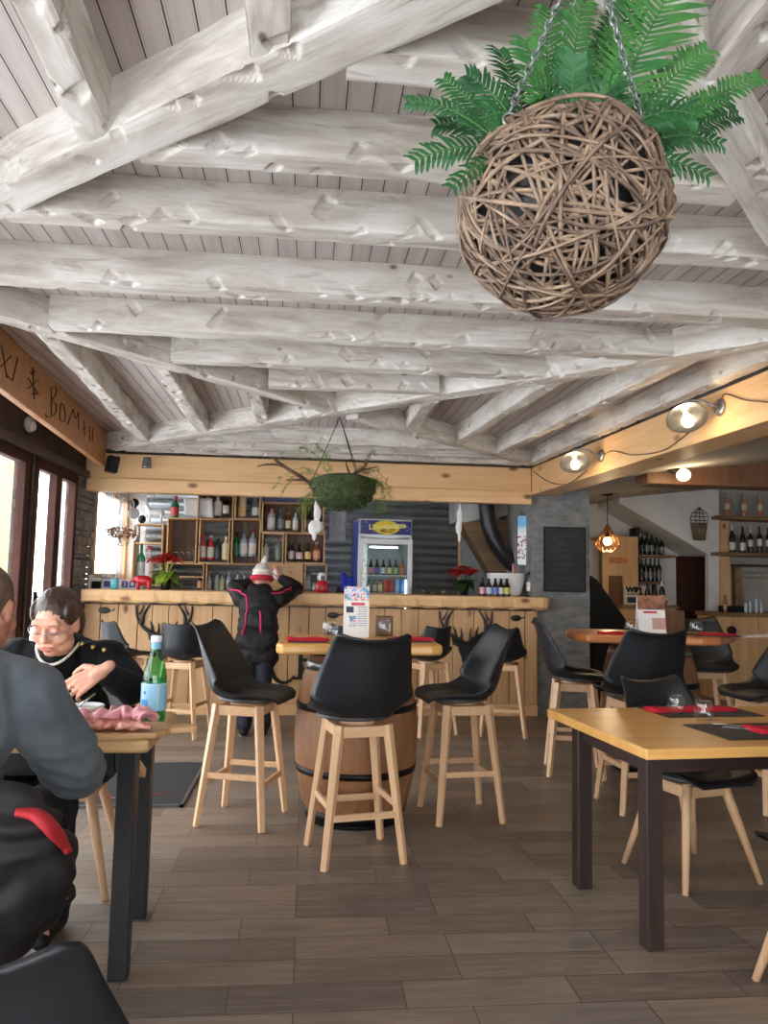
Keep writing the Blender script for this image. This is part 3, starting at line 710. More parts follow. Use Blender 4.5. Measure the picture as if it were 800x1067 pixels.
def edge(u): return .012*sin(u*23)+.008*sin(u*51+1)
npx = 90; vs = []; fs = []
xs = np.linspace(-2.04, 2.40, npx)
for i, xx in enumerate(xs):
    e = max(0, (xx-2.28)/.12); yin = .10*(1-sqrt(max(0, 1-e*e)))
    yb = 7.93 if xx < 2.2 else 7.47
    for yy, zz in ((7.32+yin, 1.150), (7.31+yin, 1.143), (7.31+yin+edge(xx)*.4, 1.05+edge(xx)*.5), (7.34+yin, 1.03+edge(xx+2)*.4), (yb, 1.04), (yb, 1.150)): vs.append((xx, yy, zz))
for i in range(npx-1):
    for j in range(6): fs.append((i*6+j, i*6+(j+1) % 6, (i+1)*6+(j+1) % 6, (i+1)*6+j))
fs.append(tuple(range(5, -1, -1))); fs.append(tuple((npx-1)*6+j for j in range(6)))
wt.add(vs, fs, 0, None, False)
tag(wt.build('bar_worktop', MT['pine_x'], bevel=.004), 'thick pine bar top with a wavy natural edge', 'worktop')
ZT = 1.151

# ------------------------------------------------------------------ tables
LTM = MT['top2']
lt = thing('dining_table', 'wooden table on black legs at the left where the couple eat', 'table', (0, 0, 0))
MB().span(-1.72, -.485, 2.585, 3.13, .705, .75).build('table_top', LTM, lt, bevel=.014, seg=3)
for x, y in ((-.555, 2.635), (-.59, 3.085), (-1.66, 2.635), (-1.66, 3.085)): MB().span(x-.03, x+.03, y-.03, y+.03, 0, .705).build('leg', MT['black_metal'], lt, bevel=.004)
MB().span(-1.63, -.6, 2.625, 2.645, .63, .705).span(-1.63, -.6, 3.075, 3.095, .63, .705).span(-.60, -.58, 2.66, 3.06, .63, .705).build('apron', MT['black_metal'], lt)
MB().bar((-.575, 2.67, .70), (-.58, 2.98, .55), .03, .03).build('brace', MT['pine_y'], lt)

rt = thing('dining_table', 'low rectangular wooden table with dark square legs on the right', 'table', (1.172, 2.575, 0), radians(5.5))
MB().span(0, 1.7, 0, .84, .682, .72).build('table_top', MT['top'], rt, bevel=.006)
for x, y in ((.10, .15), (.10, .70), (1.6, .15), (1.6, .70)): MB().span(x-.032, x+.032, y-.032, y+.032, 0, .682).build('leg', MT['wenge'], rt, bevel=.004)
MB().span(.13, 1.57, .14, .162, .605, .682).span(.13, 1.57, .69, .712, .605, .682).span(.09, .112, .18, .67, .605, .682).build('apron', MT['wenge'], rt)

def barrel_table(name, label, loc, rz, poly, wood_m, zt=.95):
    t = thing(name, label, 'table', loc, rz)
    prof = []
    for k in range(15): z = .02+.85*k/14; prof.append((.262+.075*(1-((z-.445)/.425)**2), z))
    b = MB(); b.lathe(prof, 26)
    b.build('barrel', MT['oak'], t)
    rr = lambda z: .262+.075*(1-((z-.445)/.425)**2)+.004
    for z, h, m in ((.05, .06, 'hoop'), (.28, .034, 'hoop'), (.605, .034, 'hoop'), (.82, .05, 'silver')):
        MB().lathe([(rr(z-h/2)-.004, z-h/2), (rr(z-h/2), z-h/2), (rr(z+h/2), z+h/2), (rr(z+h/2)-.004, z+h/2)], 40).build('hoop', MT[m], t)
    MB().lathe([(.255, .0), (.255, .03)], 24).lathe([(.25, .86), (.25, .897)], 24).build('rim', MT['black'], t)
    n = len(poly); m = MB()
    m.add([(x, y, zt-.055) for x, y in poly]+[(x, y, zt) for x, y in poly], [tuple(range(n-1, -1, -1)), tuple(range(n, 2*n))]+[(i, (i+1) % n, (i+1) % n+n, i+n) for i in range(n)], 0, None, False)
    m.build('table_top', wood_m, t, bevel=.016, seg=3)
    MB().span(-.2, .2, -.2, .2, zt-.075, zt-.055).build('batten', MT['black'], t)
    return t
barrel_table('barrel_table', 'high table of a thick pine slab on an upright wine barrel', (.30, 4.30, 0), 0, [(-.44, -.30), (-.41, -.36), (.0, -.345), (.36, -.35), (.42, -.31), (.43, .02), (.40, .33), (-.42, .32), (-.435, 0)], MT['top'])
barrel_table('barrel_table', 'high reddish table on a barrel beside the bottle shelves', (2.45, 5.32, 0), radians(-10), [(-.56, -.24), (-.50, -.36), (.25, -.37), (.38, -.33), (.62, .05), (.60, .36), (-.5, .36), (-.57, .1)], MT['topred'], .945)

# ------------------------------------------------------------------ table ware
def tumbler(label, loc, group, s=1.0, wine=False):
    g = [(0.001, .002), (.022, .002), (.03, .008), (.038, .03), (.040, .05), (.036, .078), (.0325, .098), (.031, .098), (.0345, .078), (.0385, .05), (.0365, .031), (.028, .012), (.001, .010)]
    o = MB().lathe([(r*s, z*s) for r, z in g], 28).build('drinking_glass', MT['glass']); o.location = loc
    return tag(o, label, 'glass', group)
GG = 'stemless glasses on the laid tables'
def onz(x, y, z): q = PZ(x, y, z); return (q.x, q.y, z)
tumbler('left glass of the pair on the low right table, on the red napkin', onz(704, 746, .721), GG, .98)
tumbler('right glass of the pair on the low right table, on bare wood', onz(733, 753, .721), GG, .98)
tumbler('clear stemless glass on the barrel table, left of the menu card', (.14, 4.22, .951), GG, 1.12)
tumbler('clear stemless glass on the barrel table, right of the menu card', (.46, 4.48, .951), GG, 1.1)
tumbler('clear stemless glass at the left end of the far high table', (2.2, 5.05, .946), GG, 1.1)
tumbler('clear stemless glass near the right end of the far high table', (2.66, 5.05, .946), GG, 1.1)
def mat_at(label, loc, rz, group='dark placemats', sx=.42, sy=.30):
    o = MB().span(-sx/2, sx/2, -sy/2, sy/2, 0, .004).build('placemat', MT['slate_mat']); o.location = loc; o.rotation_euler = (0, 0, rz); return tag(o, label, 'placemat', group)
def napkin(label, loc, rz, sx=.33, sy=.11):
    m = MB(); 
    for k in range(3): m.sheet(lambda u, v, k=k: (-sx/2+sx*u, -sy/2+sy*v*(1-.04*k), .003+.005*k+.003*sin(u*9+k)*v), 12, 6, .003)
    o = m.build('napkin', MT['napkin']); o.location = loc; o.rotation_euler = (0, 0, rz); return tag(o, label, 'napkin', 'folded red napkins')
def fork(label, loc, rz, knife=False):
    m = MB()
    if knife: m.bar((0, 0, .004), (.11, 0, .004), .014, .005, .012, .004).bar((.11, 0, .004), (.21, 0, .004), .012, .003, .018, .002)
    else:
        m.tube([(0, 0, .004), (.06, 0, .006), (.13, 0, .004), (.15, 0, .006)], [.006, .004, .003, .008], 8, flat=.4)
        for k in range(4): m.tube([(.15, -.008+.0054*k, .006), (.175, -.009+.006*k, .005), (.2, -.009+.006*k, .009)], .0016, 5)
    o = m.build('knife' if knife else 'fork', MT['steel']); o.location = loc; o.rotation_euler = (0, 0, rz); return tag(o, label, 'cutlery')
r5 = radians(5.5)
q = onz(715, 741, .721); mat_at('dark placemat on the far side of the low right table', (q[0]+.05, q[1]-.01, .7205), r5, sx=.46, sy=.28)
napkin('red napkin behind the pair of glasses on the low right table', (q[0]+.02, q[1]+.0, .725), r5+.02, .42, .09)
q = onz(775, 762, .721); mat_at('dark placemat on the near side of the low right table', (q[0]+.06, q[1]+.0, .7205), r5, sx=.46, sy=.3)
napkin('red napkin on the near placemat of the low right table', (q[0]+.17, q[1]+.0, .725), r5, .30, .12)
fork('fork beside the red napkin on the near placemat', onz(742, 755, .7255), radians(-33)); fork('knife beside the red napkin on the near placemat', onz(752, 758, .7255), radians(-30), True)
mat_at('dark placemat at the left end of the barrel table', (.02, 4.14, .9505), .0, sx=.2, sy=.26); napkin('red napkin at the left end of the barrel table', (.02, 4.12, .955), 0.0, .22, .12)
mat_at('dark placemat at the right end of the barrel table', (.58, 4.25, .9505), 0, sx=.22, sy=.26); napkin('red napkin at the right end of the barrel table', (.60, 4.24, .955), 0, .22, .12)
mat_at('dark placemat on the far high table beside the glass', (2.84, 5.15, .9455), -.1, sx=.36, sy=.26); napkin('red napkin on the far high table right of the glass', (2.86, 5.12, .95), -.1, .22, .1)
napkin('red napkin at the left end of the far high table', (2.12, 5.16, .946), -.1, .2, .1)
o = MB().sheet(lambda u, v: (.3*u, .21*v, .002+.012*u*u), 8, 4, .002).build('paper_sheet', MT['paper']); o.location = (2.96, 4.98, .9455); tag(o, 'white sheet of paper at the right end of the far high table', 'paper')
# menu cards
def menu(name, label, loc, rz, h, w, lean, face):
    t = thing(name, label, 'menu', loc, rz)
    M1 = T(0, 0, 0, 0, lean); M2 = T(0, 2*h*sin(abs(lean))+.006, 0, 0, -lean)
    MB().span(-w/2, w/2, -.001, .001, 0, h, 0, M1).build('front_panel', MT['paper'], t)
    MB().span(-w/2, w/2, -.001, .001, 0, h*.96, 0, M2).build('back_panel', MT['paper'], t)
    for nm, x0, x1, z0, z1, m in face: MB().span(x0*w, x1*w, -.0022, -.0012, z0*h, z1*h, 0, M1).build(nm, m, t)
    return t
photo_m = N('alpine snapshot print'); v = photo_m.coord((30, 30, 30)); nf = photo_m.noise(v, 1.2, 4)
photo_m.bsdf(photo_m.ramp(nf, [(.3, rgb(80, 120, 80)), (.42, rgb(120, 160, 210)), (.5, rgb(240, 240, 244)), (.6, rgb(220, 110, 96)), (.72, rgb(70, 60, 66))]), .4); photo_m = photo_m.m
txt = C(150, 150, 158)
f1 = [('picture', -.5, .5, .72, 1, photo_m), ('banner', -.22, .32, .62, .68, C(226, 70, 84)), ('picture', -.42, -.12, .48, .60, C(40, 46, 60)), ('picture', -.3, .0, .2, .42, photo_m)]
f1 += [('text_lines', .05, .42, .58-.045*k, .595-.045*k, txt) for k in range(9)]
menu('menu_card', 'tall white menu card standing on the barrel table', (.30, 4.46, .951), .04, .29, .145, -.10, f1)
f2 = [('picture', -.5, .5, .62, 1, pm('warm food print', rgb(170, 110, 80), rgb(90, 60, 50), 20)), ('banner', -.3, .2, .52, .58, C(206, 60, 66)), ('picture', .0, .5, .1, .4, C(206, 160, 150))]
menu('menu_card', 'white and brown menu card leaning on the far high table', (2.47, 5.30, .946), -.15, .27, .19, -.20, f2)
dk = MB().span(-.05, .05, -.05, .05, 0, .115).build('menu_holder', MT['crate_back'], bevel=.004); dk.location = (.475, 4.62, .951); tag(dk, 'small dark wooden box behind the menu card on the barrel table', 'box')
b2 = MB().span(-.05, .05, -.06, .06, 0, .16).build('condiment_box', MT['crate_back'], bevel=.004); b2.location = (2.69, 5.42, .946); tag(b2, 'small brown box behind the menu card on the far high table', 'box')
# door mat
dm = thing('door_mat', 'dark doormat on the tiles behind the left table', 'mat', (-1.32, 4.98, 0))
MB().span(-.62, .66, -.48, .5, 0, .012).build('pile', MT['stone_floor_mat'], dm); e = MB()
for a in ((-.64, .68, -.5, -.48), (-.64, .68, .5, .52), (-.64, -.62, -.5, .52), (.66, .68, -.5, .52)): e.span(*a, 0, .014)
e.build('edging', C(78, 76, 76), dm); s = MB().tube(smooth_path([(.05, -.36, .0125), (.2, -.3, .0125), (.32, -.36, .0125), (.5, -.28, .0125), (.58, -.2, .0125)]), .008, 6, flat=.3).build('red_motif', C(130, 48, 46), dm)
# ------------------------------------------------------------------ hanging wicker ball with fern
bc = P(586, 219, 1.30); BR = .182
bk = thing('hanging_planter', 'big wicker ball planter with green fern hanging from the ceiling beams', 'planter', bc)
random.seed(21)
cutz = .64*BR
wk = [MB(), MB()]
for k in range(165):
    n = Vector((random.gauss(0, 1), random.gauss(0, 1), random.gauss(0, .9))).normalized(); d = random.uniform(-.5, .5)
    a = n.orthogonal().normalized(); b = n.cross(a); rr = sqrt(1-d*d); ph = random.uniform(0, 6.28); lay = random.uniform(.965, 1.03); a0 = random.uniform(0, 6.28); sp = random.choice([6.28, 4.2, 3.2])
    run = []; m = wk[k % 3 == 0]; r = random.uniform(.0022, .0040)
    for i in range(49):
        t = a0+sp*i/48; p = (n*d+(a*cos(t)+b*sin(t))*rr); q = p*(BR*(lay+.022*sin(3*t+ph)+.012*sin(7*t+ph)))
        if q.z < cutz: run.append(q)
        else:
            if len(run) > 5: m.tube(run, r, 6)
            run = []
    if len(run) > 5: m.tube(run, r, 6)
for k in range(5):
    rr = sqrt(BR*BR-cutz*cutz)*random.uniform(.98, 1.03); zz = cutz+random.uniform(-.012, .006)
    wk[0].tube([(rr*cos(t), rr*sin(t), zz+.006*sin(3*t+k)) for t in np.linspace(0, 2*pi, 40)[:-1]], .004, 6, closed=True)
wk[0].build('wicker_weave', MT['wicker'], bk); wk[1].build('wicker_weave', MT['wicker2'], bk)
ln = MB().lathe([(.001, -.86*BR), (.4*BR, -.80*BR), (.75*BR, -.5*BR), (.9*BR, 0), (.82*BR, .4*BR), (.68*BR, .62*BR), (.001, .6*BR)], 28); ln.build('liner', MT['liner'], bk)
def frond_mb(b, t, sag, width, n=24, roll=0.0):
    b, t = Vector(b), Vector(t); mid = (b+t)/2+Vector(sag); path = [b.lerp(mid, i/30).lerp(mid.lerp(t, i/30), i/30) for i in range(31)]
    m = MB(); m.tube(path, [.0032-.0024*i/30 for i in range(31)], 5, mi=1)
    ref = Vector((.1+roll, -1, .25)).normalized(); L0 = sum((q-p).length for p, q in zip(path, path[1:]))*.88; n = max(14, int(L0/.0105))
    for i in range(n):
        k = .10+.88*i/(n-1); j = min(29, int(k*30)); p = path[j].lerp(path[j+1], k*30-j); tan = (path[j+1]-path[j]).normalized()
        side = tan.cross(ref).normalized(); nn = side.cross(tan)
        pl = width*(sin(pi*min(1, .16+.84*(1-k))**.8)**.7)*(1-.35*k)*random.uniform(.9, 1.08)
        for s in (-1, 1):
            dr = (side*s*.9+tan*.55-nn*random.uniform(-.05, .28)).normalized(); w = tan*min(.0105, L0/n*.66)
            q0 = p-w*.4; q1 = p+w*.6; tip = p+dr*pl; c0 = p+dr*pl*.55-w*.62+nn*.004; c1 = p+dr*pl*.5+w*.75+nn*.004; e = p+dr*pl*.84+w*.5
            m.add([q0, c0, tip, e, c1, q1], [(0, 1, 4, 5), (1, 2, 3, 4)], 0, None, False)
    return m
tips = [(424, 106, .02, .035), (432, 168, -.02, .045), (470, 196, -.10, .03), (462, 82, .12, .04), (487, 78, .0, .05), (505, 122, -.08, .05), (520, 52, .10, .05), (548, 42, .02, .055), (572, 8, .08, .055), (610, -8, .0, .06), (640, 20, .10, .05), (712, -30, -.06, .10), (668, -20, .06, .06), (737, 52, -.04, .05), (725, 120, -.10, .055), (792, 80, .02, .04), (760, 105, .06, .045), (752, 150, .0, .045), (738, 185, -.04, .04), (700, 185, .1, .04), (560, 95, -.12, .05), (650, 90, -.13, .055), (455, 130, .08, .045), (600, 60, -.05, .06), (770, 120, .14, .04)]
for k, (x, y, dy, wd) in enumerate(tips):
    tp = P(x, y, 1.30+dy)-bc; base = Vector((tp.x*.28, dy*.45, cutz-.03)); base.x = max(-.1, min(.1, base.x))
    sag = Vector((0, 0, .045+.25*max(0, .12-abs(tp.z-.16)))) if y > 40 else Vector((-.02 if tp.x > 0 else .02, 0, .02))
    fm = frond_mb(base, tp, sag, wd*1.25, 26, random.uniform(-.3, .3)); fm.build('frond', [MT['fern2'] if k in (8, 9, 11, 7, 12, 15, 13) else MT['fern'], MT['fern2']], bk)
def chain(m, p0, p1, link=.022, r=.0022, n=5):
    p0, p1 = Vector(p0), Vector(p1); L = (p1-p0).length; k = int(L/(link*.72)); x, y, z = frame(p0, p1)
    for i in range(k):
        c = p0.lerp(p1, (i+.5)/k); s = y if i % 2 else z
        m.tube([c+x*(link/2*cos(t))+s*(link*.27*sin(t)) for t in np.linspace(0, 2*pi, 9)[:-1]], r, n, closed=True)
hook = Vector((.475, 1.245, 2.44))-bc
for a in (-.5, 1.7, 3.7):
    m = MB(); rr = sqrt(BR*BR-cutz*cutz); e = Vector((rr*cos(a), rr*sin(a), cutz)); chain(m, hook, e+Vector((0, 0, .015)))
    m.tube([e+Vector((.012*cos(t), 0, .012*sin(t))) for t in np.linspace(0, 2*pi, 12)[:-1]], .0025, 6, closed=True); m.build('chain', MT['silver'], bk)

# moss basket over the bar
mc = P(358, 500, 5.38)
ms = thing('moss_basket', 'round mossy hanging basket with fine trailing green in front of the bar header', 'hanging plant', mc)
random.seed(4)
def mossf(u, v):
    a = 2*pi*u; t = pi/2*(1-v); r = .225*(cos(pi/2*(1-v)) if 0 else sin(pi/2*v)**.7) if v > 0 else .0; z = -.205*cos(pi/2*v)**.9
    p = Vector((r*cos(a), r*sin(a), z)); k = 1+.10*noise.noise(p*22)+.06*noise.noise(p*60); return p*k
MB().sheet(mossf, 64, 30, 0).lathe([(.225, 0), (.14, .03), (.001, .045)], 32).build('moss_bowl', MT['moss'], ms)
tf = MB()
for k in range(1500):
    a = random.uniform(0, 6.28); v = random.random()**.7; p = Vector(mossf(a/6.28, v)); d = (p.normalized()+Vector((random.gauss(0, .5), random.gauss(0, .5), random.gauss(0, .5)))).normalized()
    s = Vector((random.gauss(0, 1), random.gauss(0, 1), random.gauss(0, 1))).cross(d).normalized()*.004; l = random.uniform(.012, .03)
    tf.add([p-s, p+s, p+d*l], [(0, 1, 2)], random.choice([0, 0, 1]), None, False)
tag(tf.build('moss_tufts', [MT['moss'], MT['leafd']], ms), kind='stuff')
def spray(pts, n=40, L=.05):
    m = MB(); path = smooth_path(pts, 8); m.tube(path, [.0022-.0016*i/(len(path)-1) for i in range(len(path))], 4)
    for k in range(n):
        i = random.randrange(2, len(path)); p = path[i]; d = Vector((random.gauss(0, 1), random.gauss(0, 1), random.gauss(-.15, .8))).normalized(); l = L*random.uniform(.4, 1)
        m.tube([p, p+d*l*.5+Vector((0, 0, .004)), p+d*l+Vector((0, 0, -.008))], [.0011, .0009, .0005], 3)
        for q in range(4): e = p+d*l*random.uniform(.3, 1); f = Vector((random.gauss(0, 1), random.gauss(0, 1), random.gauss(0, 1))).normalized()*.016; m.tube([e, e+f], [.0009, .0004], 3)
    return m
def rel(x, y, dy=0): return P(x, y, 5.38+dy)-mc
sprays = [([rel(336, 498), rel(330, 510), rel(322, 524), rel(318, 540)], 90, .06), ([rel(334, 500, .05), rel(322, 515), rel(314, 528)], 90, .07), ([rel(332, 496), rel(318, 488), rel(300, 492), rel(284, 510)], 36, .03), ([rel(335, 495), rel(310, 494), rel(292, 516)], 30, .02), ([rel(340, 492), rel(334, 478), rel(322, 470), rel(312, 466)], 60, .05), ([rel(344, 492), rel(340, 476), rel(330, 462)], 60, .05), ([rel(384, 498), rel(394, 502), rel(400, 516), rel(402, 530)], 70, .05), ([rel(380, 495), rel(392, 490), rel(404, 505), rel(406, 520)], 50, .05), ([rel(384, 504), rel(390, 516), rel(396, 534)], 60, .05), ([rel(372, 494), rel(382, 478), rel(390, 470)], 40, .04), ([rel(388, 500, .05), rel(398, 508), rel(396, 528)], 60, .06)]
for pts, n, l in sprays: spray(pts, n, l).build('trailing_stem', MT['fine_green'], ms)
for a in (-1.2, .9, 3.0):
    MB().tube([Vector((.22*cos(a), .22*sin(a), 0)), Vector((.21, 5.42, ZB))-mc], .003, 5).build('hanging_cord', MT['black'], ms)
# antlers on the header
an = thing('mounted_antlers', 'pair of brown antlers on the pine header behind the mossy basket', 'antlers', P(345, 505, 7.4))
for s, pts, br in ((0, [(350, 515), (330, 508), (312, 496), (296, 486), (283, 476)], [[(296, 486), (288, 484), (276, 484), (268, 486)], [(318, 500), (306, 500), (298, 500)], [(286, 479), (284, 473), (282, 467)]]), (1, [(352, 515), (362, 500), (372, 492), (380, 486), (384, 474)], [[(374, 490), (382, 489), (394, 486)], [(366, 497), (362, 488), (360, 480)]])):
    o = an.location; m = MB(); q = smooth_path([P(x, y, 7.36)-o for x, y in pts], 6); m.tube(q, [.026-.014*i/(len(q)-1) for i in range(len(q))], 8)
    for b in br: q = smooth_path([P(x, y, 7.34)-o for x, y in b], 5); m.tube(q, [.015-.011*i/(len(q)-1) for i in range(len(q))], 7)
    m.build('antler', MT['antler'], an)
MB().ell((.0, 0, -.07), (.05, .035, .07), 14, 10).build('skull_plate', MT['antler'], an)

# ------------------------------------------------------------------ lamps on the right timber
def face_pt(x, y):
    d = ray(x, y); n = rbn; t = (RB0-CP).dot(n)/d.dot(n); return CP+d*t
LIGHTS = []
def wall_lamp(label, base_px, bulb_px, out):
    b = face_pt(*base_px); b0 = b-rbn*.002; t = thing('wall_lamp', label, 'lamp', b0, group='dish lamps on the right timber')
    d = -rbn; up = Vector((0, 0, 1)); al = rbd.normalized()
    bl = P(*bulb_px, (b+d*out).y+.03)-b0
    m = MB(); R = d.to_track_quat('Z', 'Y').to_matrix().to_4x4(); m.lathe([(.05, 0), (.05, .012), (.042, .02), (.001, .022)], 24, M=R); m.build('wall_plate', MT['silver'], t)
    ax = (bl-Vector((0, 0, 0))); tilt = (Vector((0, 0, -1))*.75-al*-.0+d*.15+al*.55).normalized()
    neck = bl-tilt*.085
    MB().tube(smooth_path([d*.015, d*.06+up*.012, neck*.55+up*.05, neck-tilt*.04+up*.02, neck-tilt*.01], 6), .008, 8).build('arm', MT['silver'], t)
    q = tilt.to_track_quat('Z', 'Y').to_matrix().to_4x4(); Mx = Matrix.Translation(neck) @ q
    MB().lathe([(.02, -.02), (.024, .02), (.03, .035), (.115, .074), (.119, .073), (.032, .03), (.02, .02)], 30, M=Mx).build('lamp_shade', MT['silver'], t)
    MB().lathe([(.012, .02), (.014, .045), (.030, .075), (.036, .10), (.030, .125), (.001, .137)], 18, M=Mx).build('bulb', MT['bulb'], t)
    LIGHTS.append((b0+bl+tilt*.10, 4.5)); return t
wall_lamp('nearer of two dish lamps on the right timber, bulb lit', (751, 425), (716, 437), .22)
wall_lamp('farther of two dish lamps on the right timber, bulb lit', (627, 475), (599, 483), .22)
cw = [(800, 416), (775, 417), (752, 412), (735, 430)]
cab = MB()
for pts in ([(800, 419), (778, 417), (756, 411), (752, 424)], [(735, 436), (712, 456), (690, 470), (660, 474), (640, 470), (630, 474)], [(612, 490), (600, 500), (588, 505), (572, 502), (556, 491)]):
    cab.tube(smooth_path([face_pt(*p)-rbn*.008 for p in pts], 6), .005, 6)
tag(cab.build('hanging_cable', C(120, 96, 74)), 'brown cable looping between the dish lamps on the right timber', 'cable')
sb = P(712, 495, 6.1); sp_ = thing('ceiling_spot', 'lit round bulb on a small dark bracket in the back room, under the timber', 'lamp', sb)
MB().ell((0, 0, 0), (.058, .058, .052), 18, 12).build('bulb', MT['bulb'], sp_); MB().tube([(-.03, .02, .03), (-.1, .05, .05), (-.13, .05, 2.19-sb.z if 0 else .12)], [.03, .02, .015], 8).build('bracket', MT['black'], sp_); LIGHTS.append((sb-Vector((.0, .1, .08)), 7))
pc = P(633, 563, 8.3); pl = thing('pendant_lamp', 'glowing cage pendant hanging by the grey stone pier', 'lamp', pc)
MB().ell((0, 0, -.01), .05, 16, 10).build('bulb', MT['bulb'], pl)
cg = MB(); prof = [(.02, .17), (.05, .10), (.115, .01), (.135, -.05), (.10, -.10), (.05, -.125)]
for k in range(12):
    a = 2*pi*k/12
    cg.tube(smooth_path([(r*cos(a+.25*i), r*sin(a+.25*i), z) for i, (r, z) in enumerate(prof)], 4), .004, 5)
    cg.tube(smooth_path([(r*cos(a-.25*i), r*sin(a-.25*i), z) for i, (r, z) in enumerate(prof)], 4), .004, 5)
cg.build('wire_cage', pm('copper wire', rgb(196, 132, 78), rgb(150, 96, 56), 10, rough=.3, metal=.8), pl)
MB().tube([(0, 0, .05), (0, 0, 2.31-pc.z)], .005, 6).lathe([(.06, 2.31-pc.z-.02), (.06, 2.32-pc.z)], 16).lathe([(.022, .03), (.022, .09)], 10).build('cord', MT['black'], pl); LIGHTS.append((pc+Vector((0, -.02, -.16)), 10))
# small fittings at the upper left
sp = P(153, 482, 7.35); o = MB().lathe([(.035, .05), (.045, -.04), (.046, -.05), (.04, -.05), (.03, .04)], 20).tube([(0, .0, .04), (0, .05, .05)], .012, 6).build('spotlight', MT['silver']); o.location = sp; tag(o, 'small silver can spotlight on top of the pine header', 'spotlight')
sk = thing('mounted_speaker', 'small black loudspeaker in the corner at the left end of the header', 'speaker', P(117, 484, 7.2)); MB().box((0, 0, 0), (.10, .10, .15), 0, T(ry=.15, rz=.5)).build('cabinet', MT['black'], sk, bevel=.01); MB().tube([(0, .04, .05), (0, .2, .1)], .012, 6).build('bracket', MT['black'], sk)
el = thing('emergency_light', 'white oval bulkhead light on the dark fascia over the left windows', 'lamp', PX(31, 442, XL+.03))
MB().ell((0, 0, 0), (.035, .075, .06), 20, 12).build('housing', C(206, 202, 196), el); MB().ell((.012, .0, -.012), (.034, .055, .042), 18, 10).build('diffuser', C(240, 238, 232), el)
# wooden sign board over the left windows
S0, S1 = Vector((-1.62, 3.6, 2.27)), Vector((-1.86, 7.2, 2.27))
sg = thing('sign_board', 'long pine board with burnt lettering hung along the left wall', 'sign', (S0+S1)/2); dS = (S1-S0); sg.rotation_euler.z = atan2(dS.y, dS.x)
Ls = dS.length; MB().span(-Ls/2, Ls/2, 0, .05, 0, .318).build('board', MT['sign_wood'], sg, bevel=.004)
bm = C(72, 44, 26, .8)
def sgx(x, y):
    n = Vector((dS.y, -dS.x, 0)).normalized(); d = ray(x, y); t = (S0-CP).dot(n)/d.dot(n); q = CP+d*t; return sg.matrix_world.inverted() @ q if 0 else Matrix.Rotation(-sg.rotation_euler.z, 3, 'Z') @ (q-sg.location)
def strokes(lst, r=.007):
    m = MB()
    for pts in lst:
        q = [sgx(x, y) for x, y in pts]; m.tube([(a.x, -.001, a.z) for a in smooth_path(q, 5)], r, 6, flat=.35)
    return m
L6 = 130/800
def cp(*p): return [(x*L6, 340+y*L6) for x, y in p]
chars = [('letter', [cp((5, 120), (40, 330)), cp((70, 190), (0, 260))]), ('letter', [cp((110, 200), (75, 350)), cp((38, 310), (75, 350))]),
    ('snowflake', [cp((205, 265), (215, 470)), cp((175, 330), (245, 440)), cp((240, 345), (175, 400)), cp((190, 290), (207, 310), (215, 285)), cp((205, 440), (215, 420), (230, 440))]),
    ('letter', [cp((325, 400), (325, 570)), cp((320, 395), (350, 385), (355, 430), (325, 480)), cp((325, 480), (355, 500), (350, 560), (300, 585), (290, 560))]),
    ('letter', [cp((385, 500), (380, 590), (410, 610), (412, 540), (395, 495), (385, 500))]),
    ('letter', [cp((430, 630), (465, 530)), cp((465, 530), (480, 590), (500, 550)), cp((500, 550), (500, 660))]),
    ('letter', [cp((535, 600), (540, 700)), cp((525, 660), (550, 650))]), ('letter', [cp((570, 640), (575, 740)), cp((590, 650), (590, 740))])]
bpy.context.view_layer.update()
for nm, ls in chars: strokes(ls).build(nm, bm, sg)

# ------------------------------------------------------------------ shelves and bottles behind the bar
YF = 8.98
def crate(label, x0, y0, x1, y1, back=None, group='wooden crates on the corrugated wall', shelves=(), Y=YF, dep=.30, name='wall_crate', legs=None):
    a, b = P(x0, y1, Y), P(x1, y0, Y); w = .016
    t = thing(name, label, 'crate', (a.x, Y, a.z), group=group); W, H = b.x-a.x, b.z-a.z
    m = MB(); m.span(0, W, 0, dep, 0, w).span(0, W, 0, dep, H-w, H).span(0, w, 0, dep, w, H-w).span(W-w, W, 0, dep, w, H-w); m.build('box', MT['crate'], t, bevel=.002)
    if back == 'wood':
        m = MB(); n = max(2, int(W/.07))
        for k in range(n): m.span(w+(W-2*w)*k/n+.002, w+(W-2*w)*(k+1)/n-.002, dep-.02, dep-.008, w, H-w)
        m.build('slat_back', MT['crate_back'], t)
    if back == 'panel': MB().span(w, W-w, .01, .03, w, H-w).build('front_panel', MT['crate'], t)
    for y in shelves: z = P((x0+x1)/2, y, Y).z-a.z; MB().span(w, W-w, .01, dep-.02, z-.008, z+.008).build('shelf', MT['crate'], t)
    return t
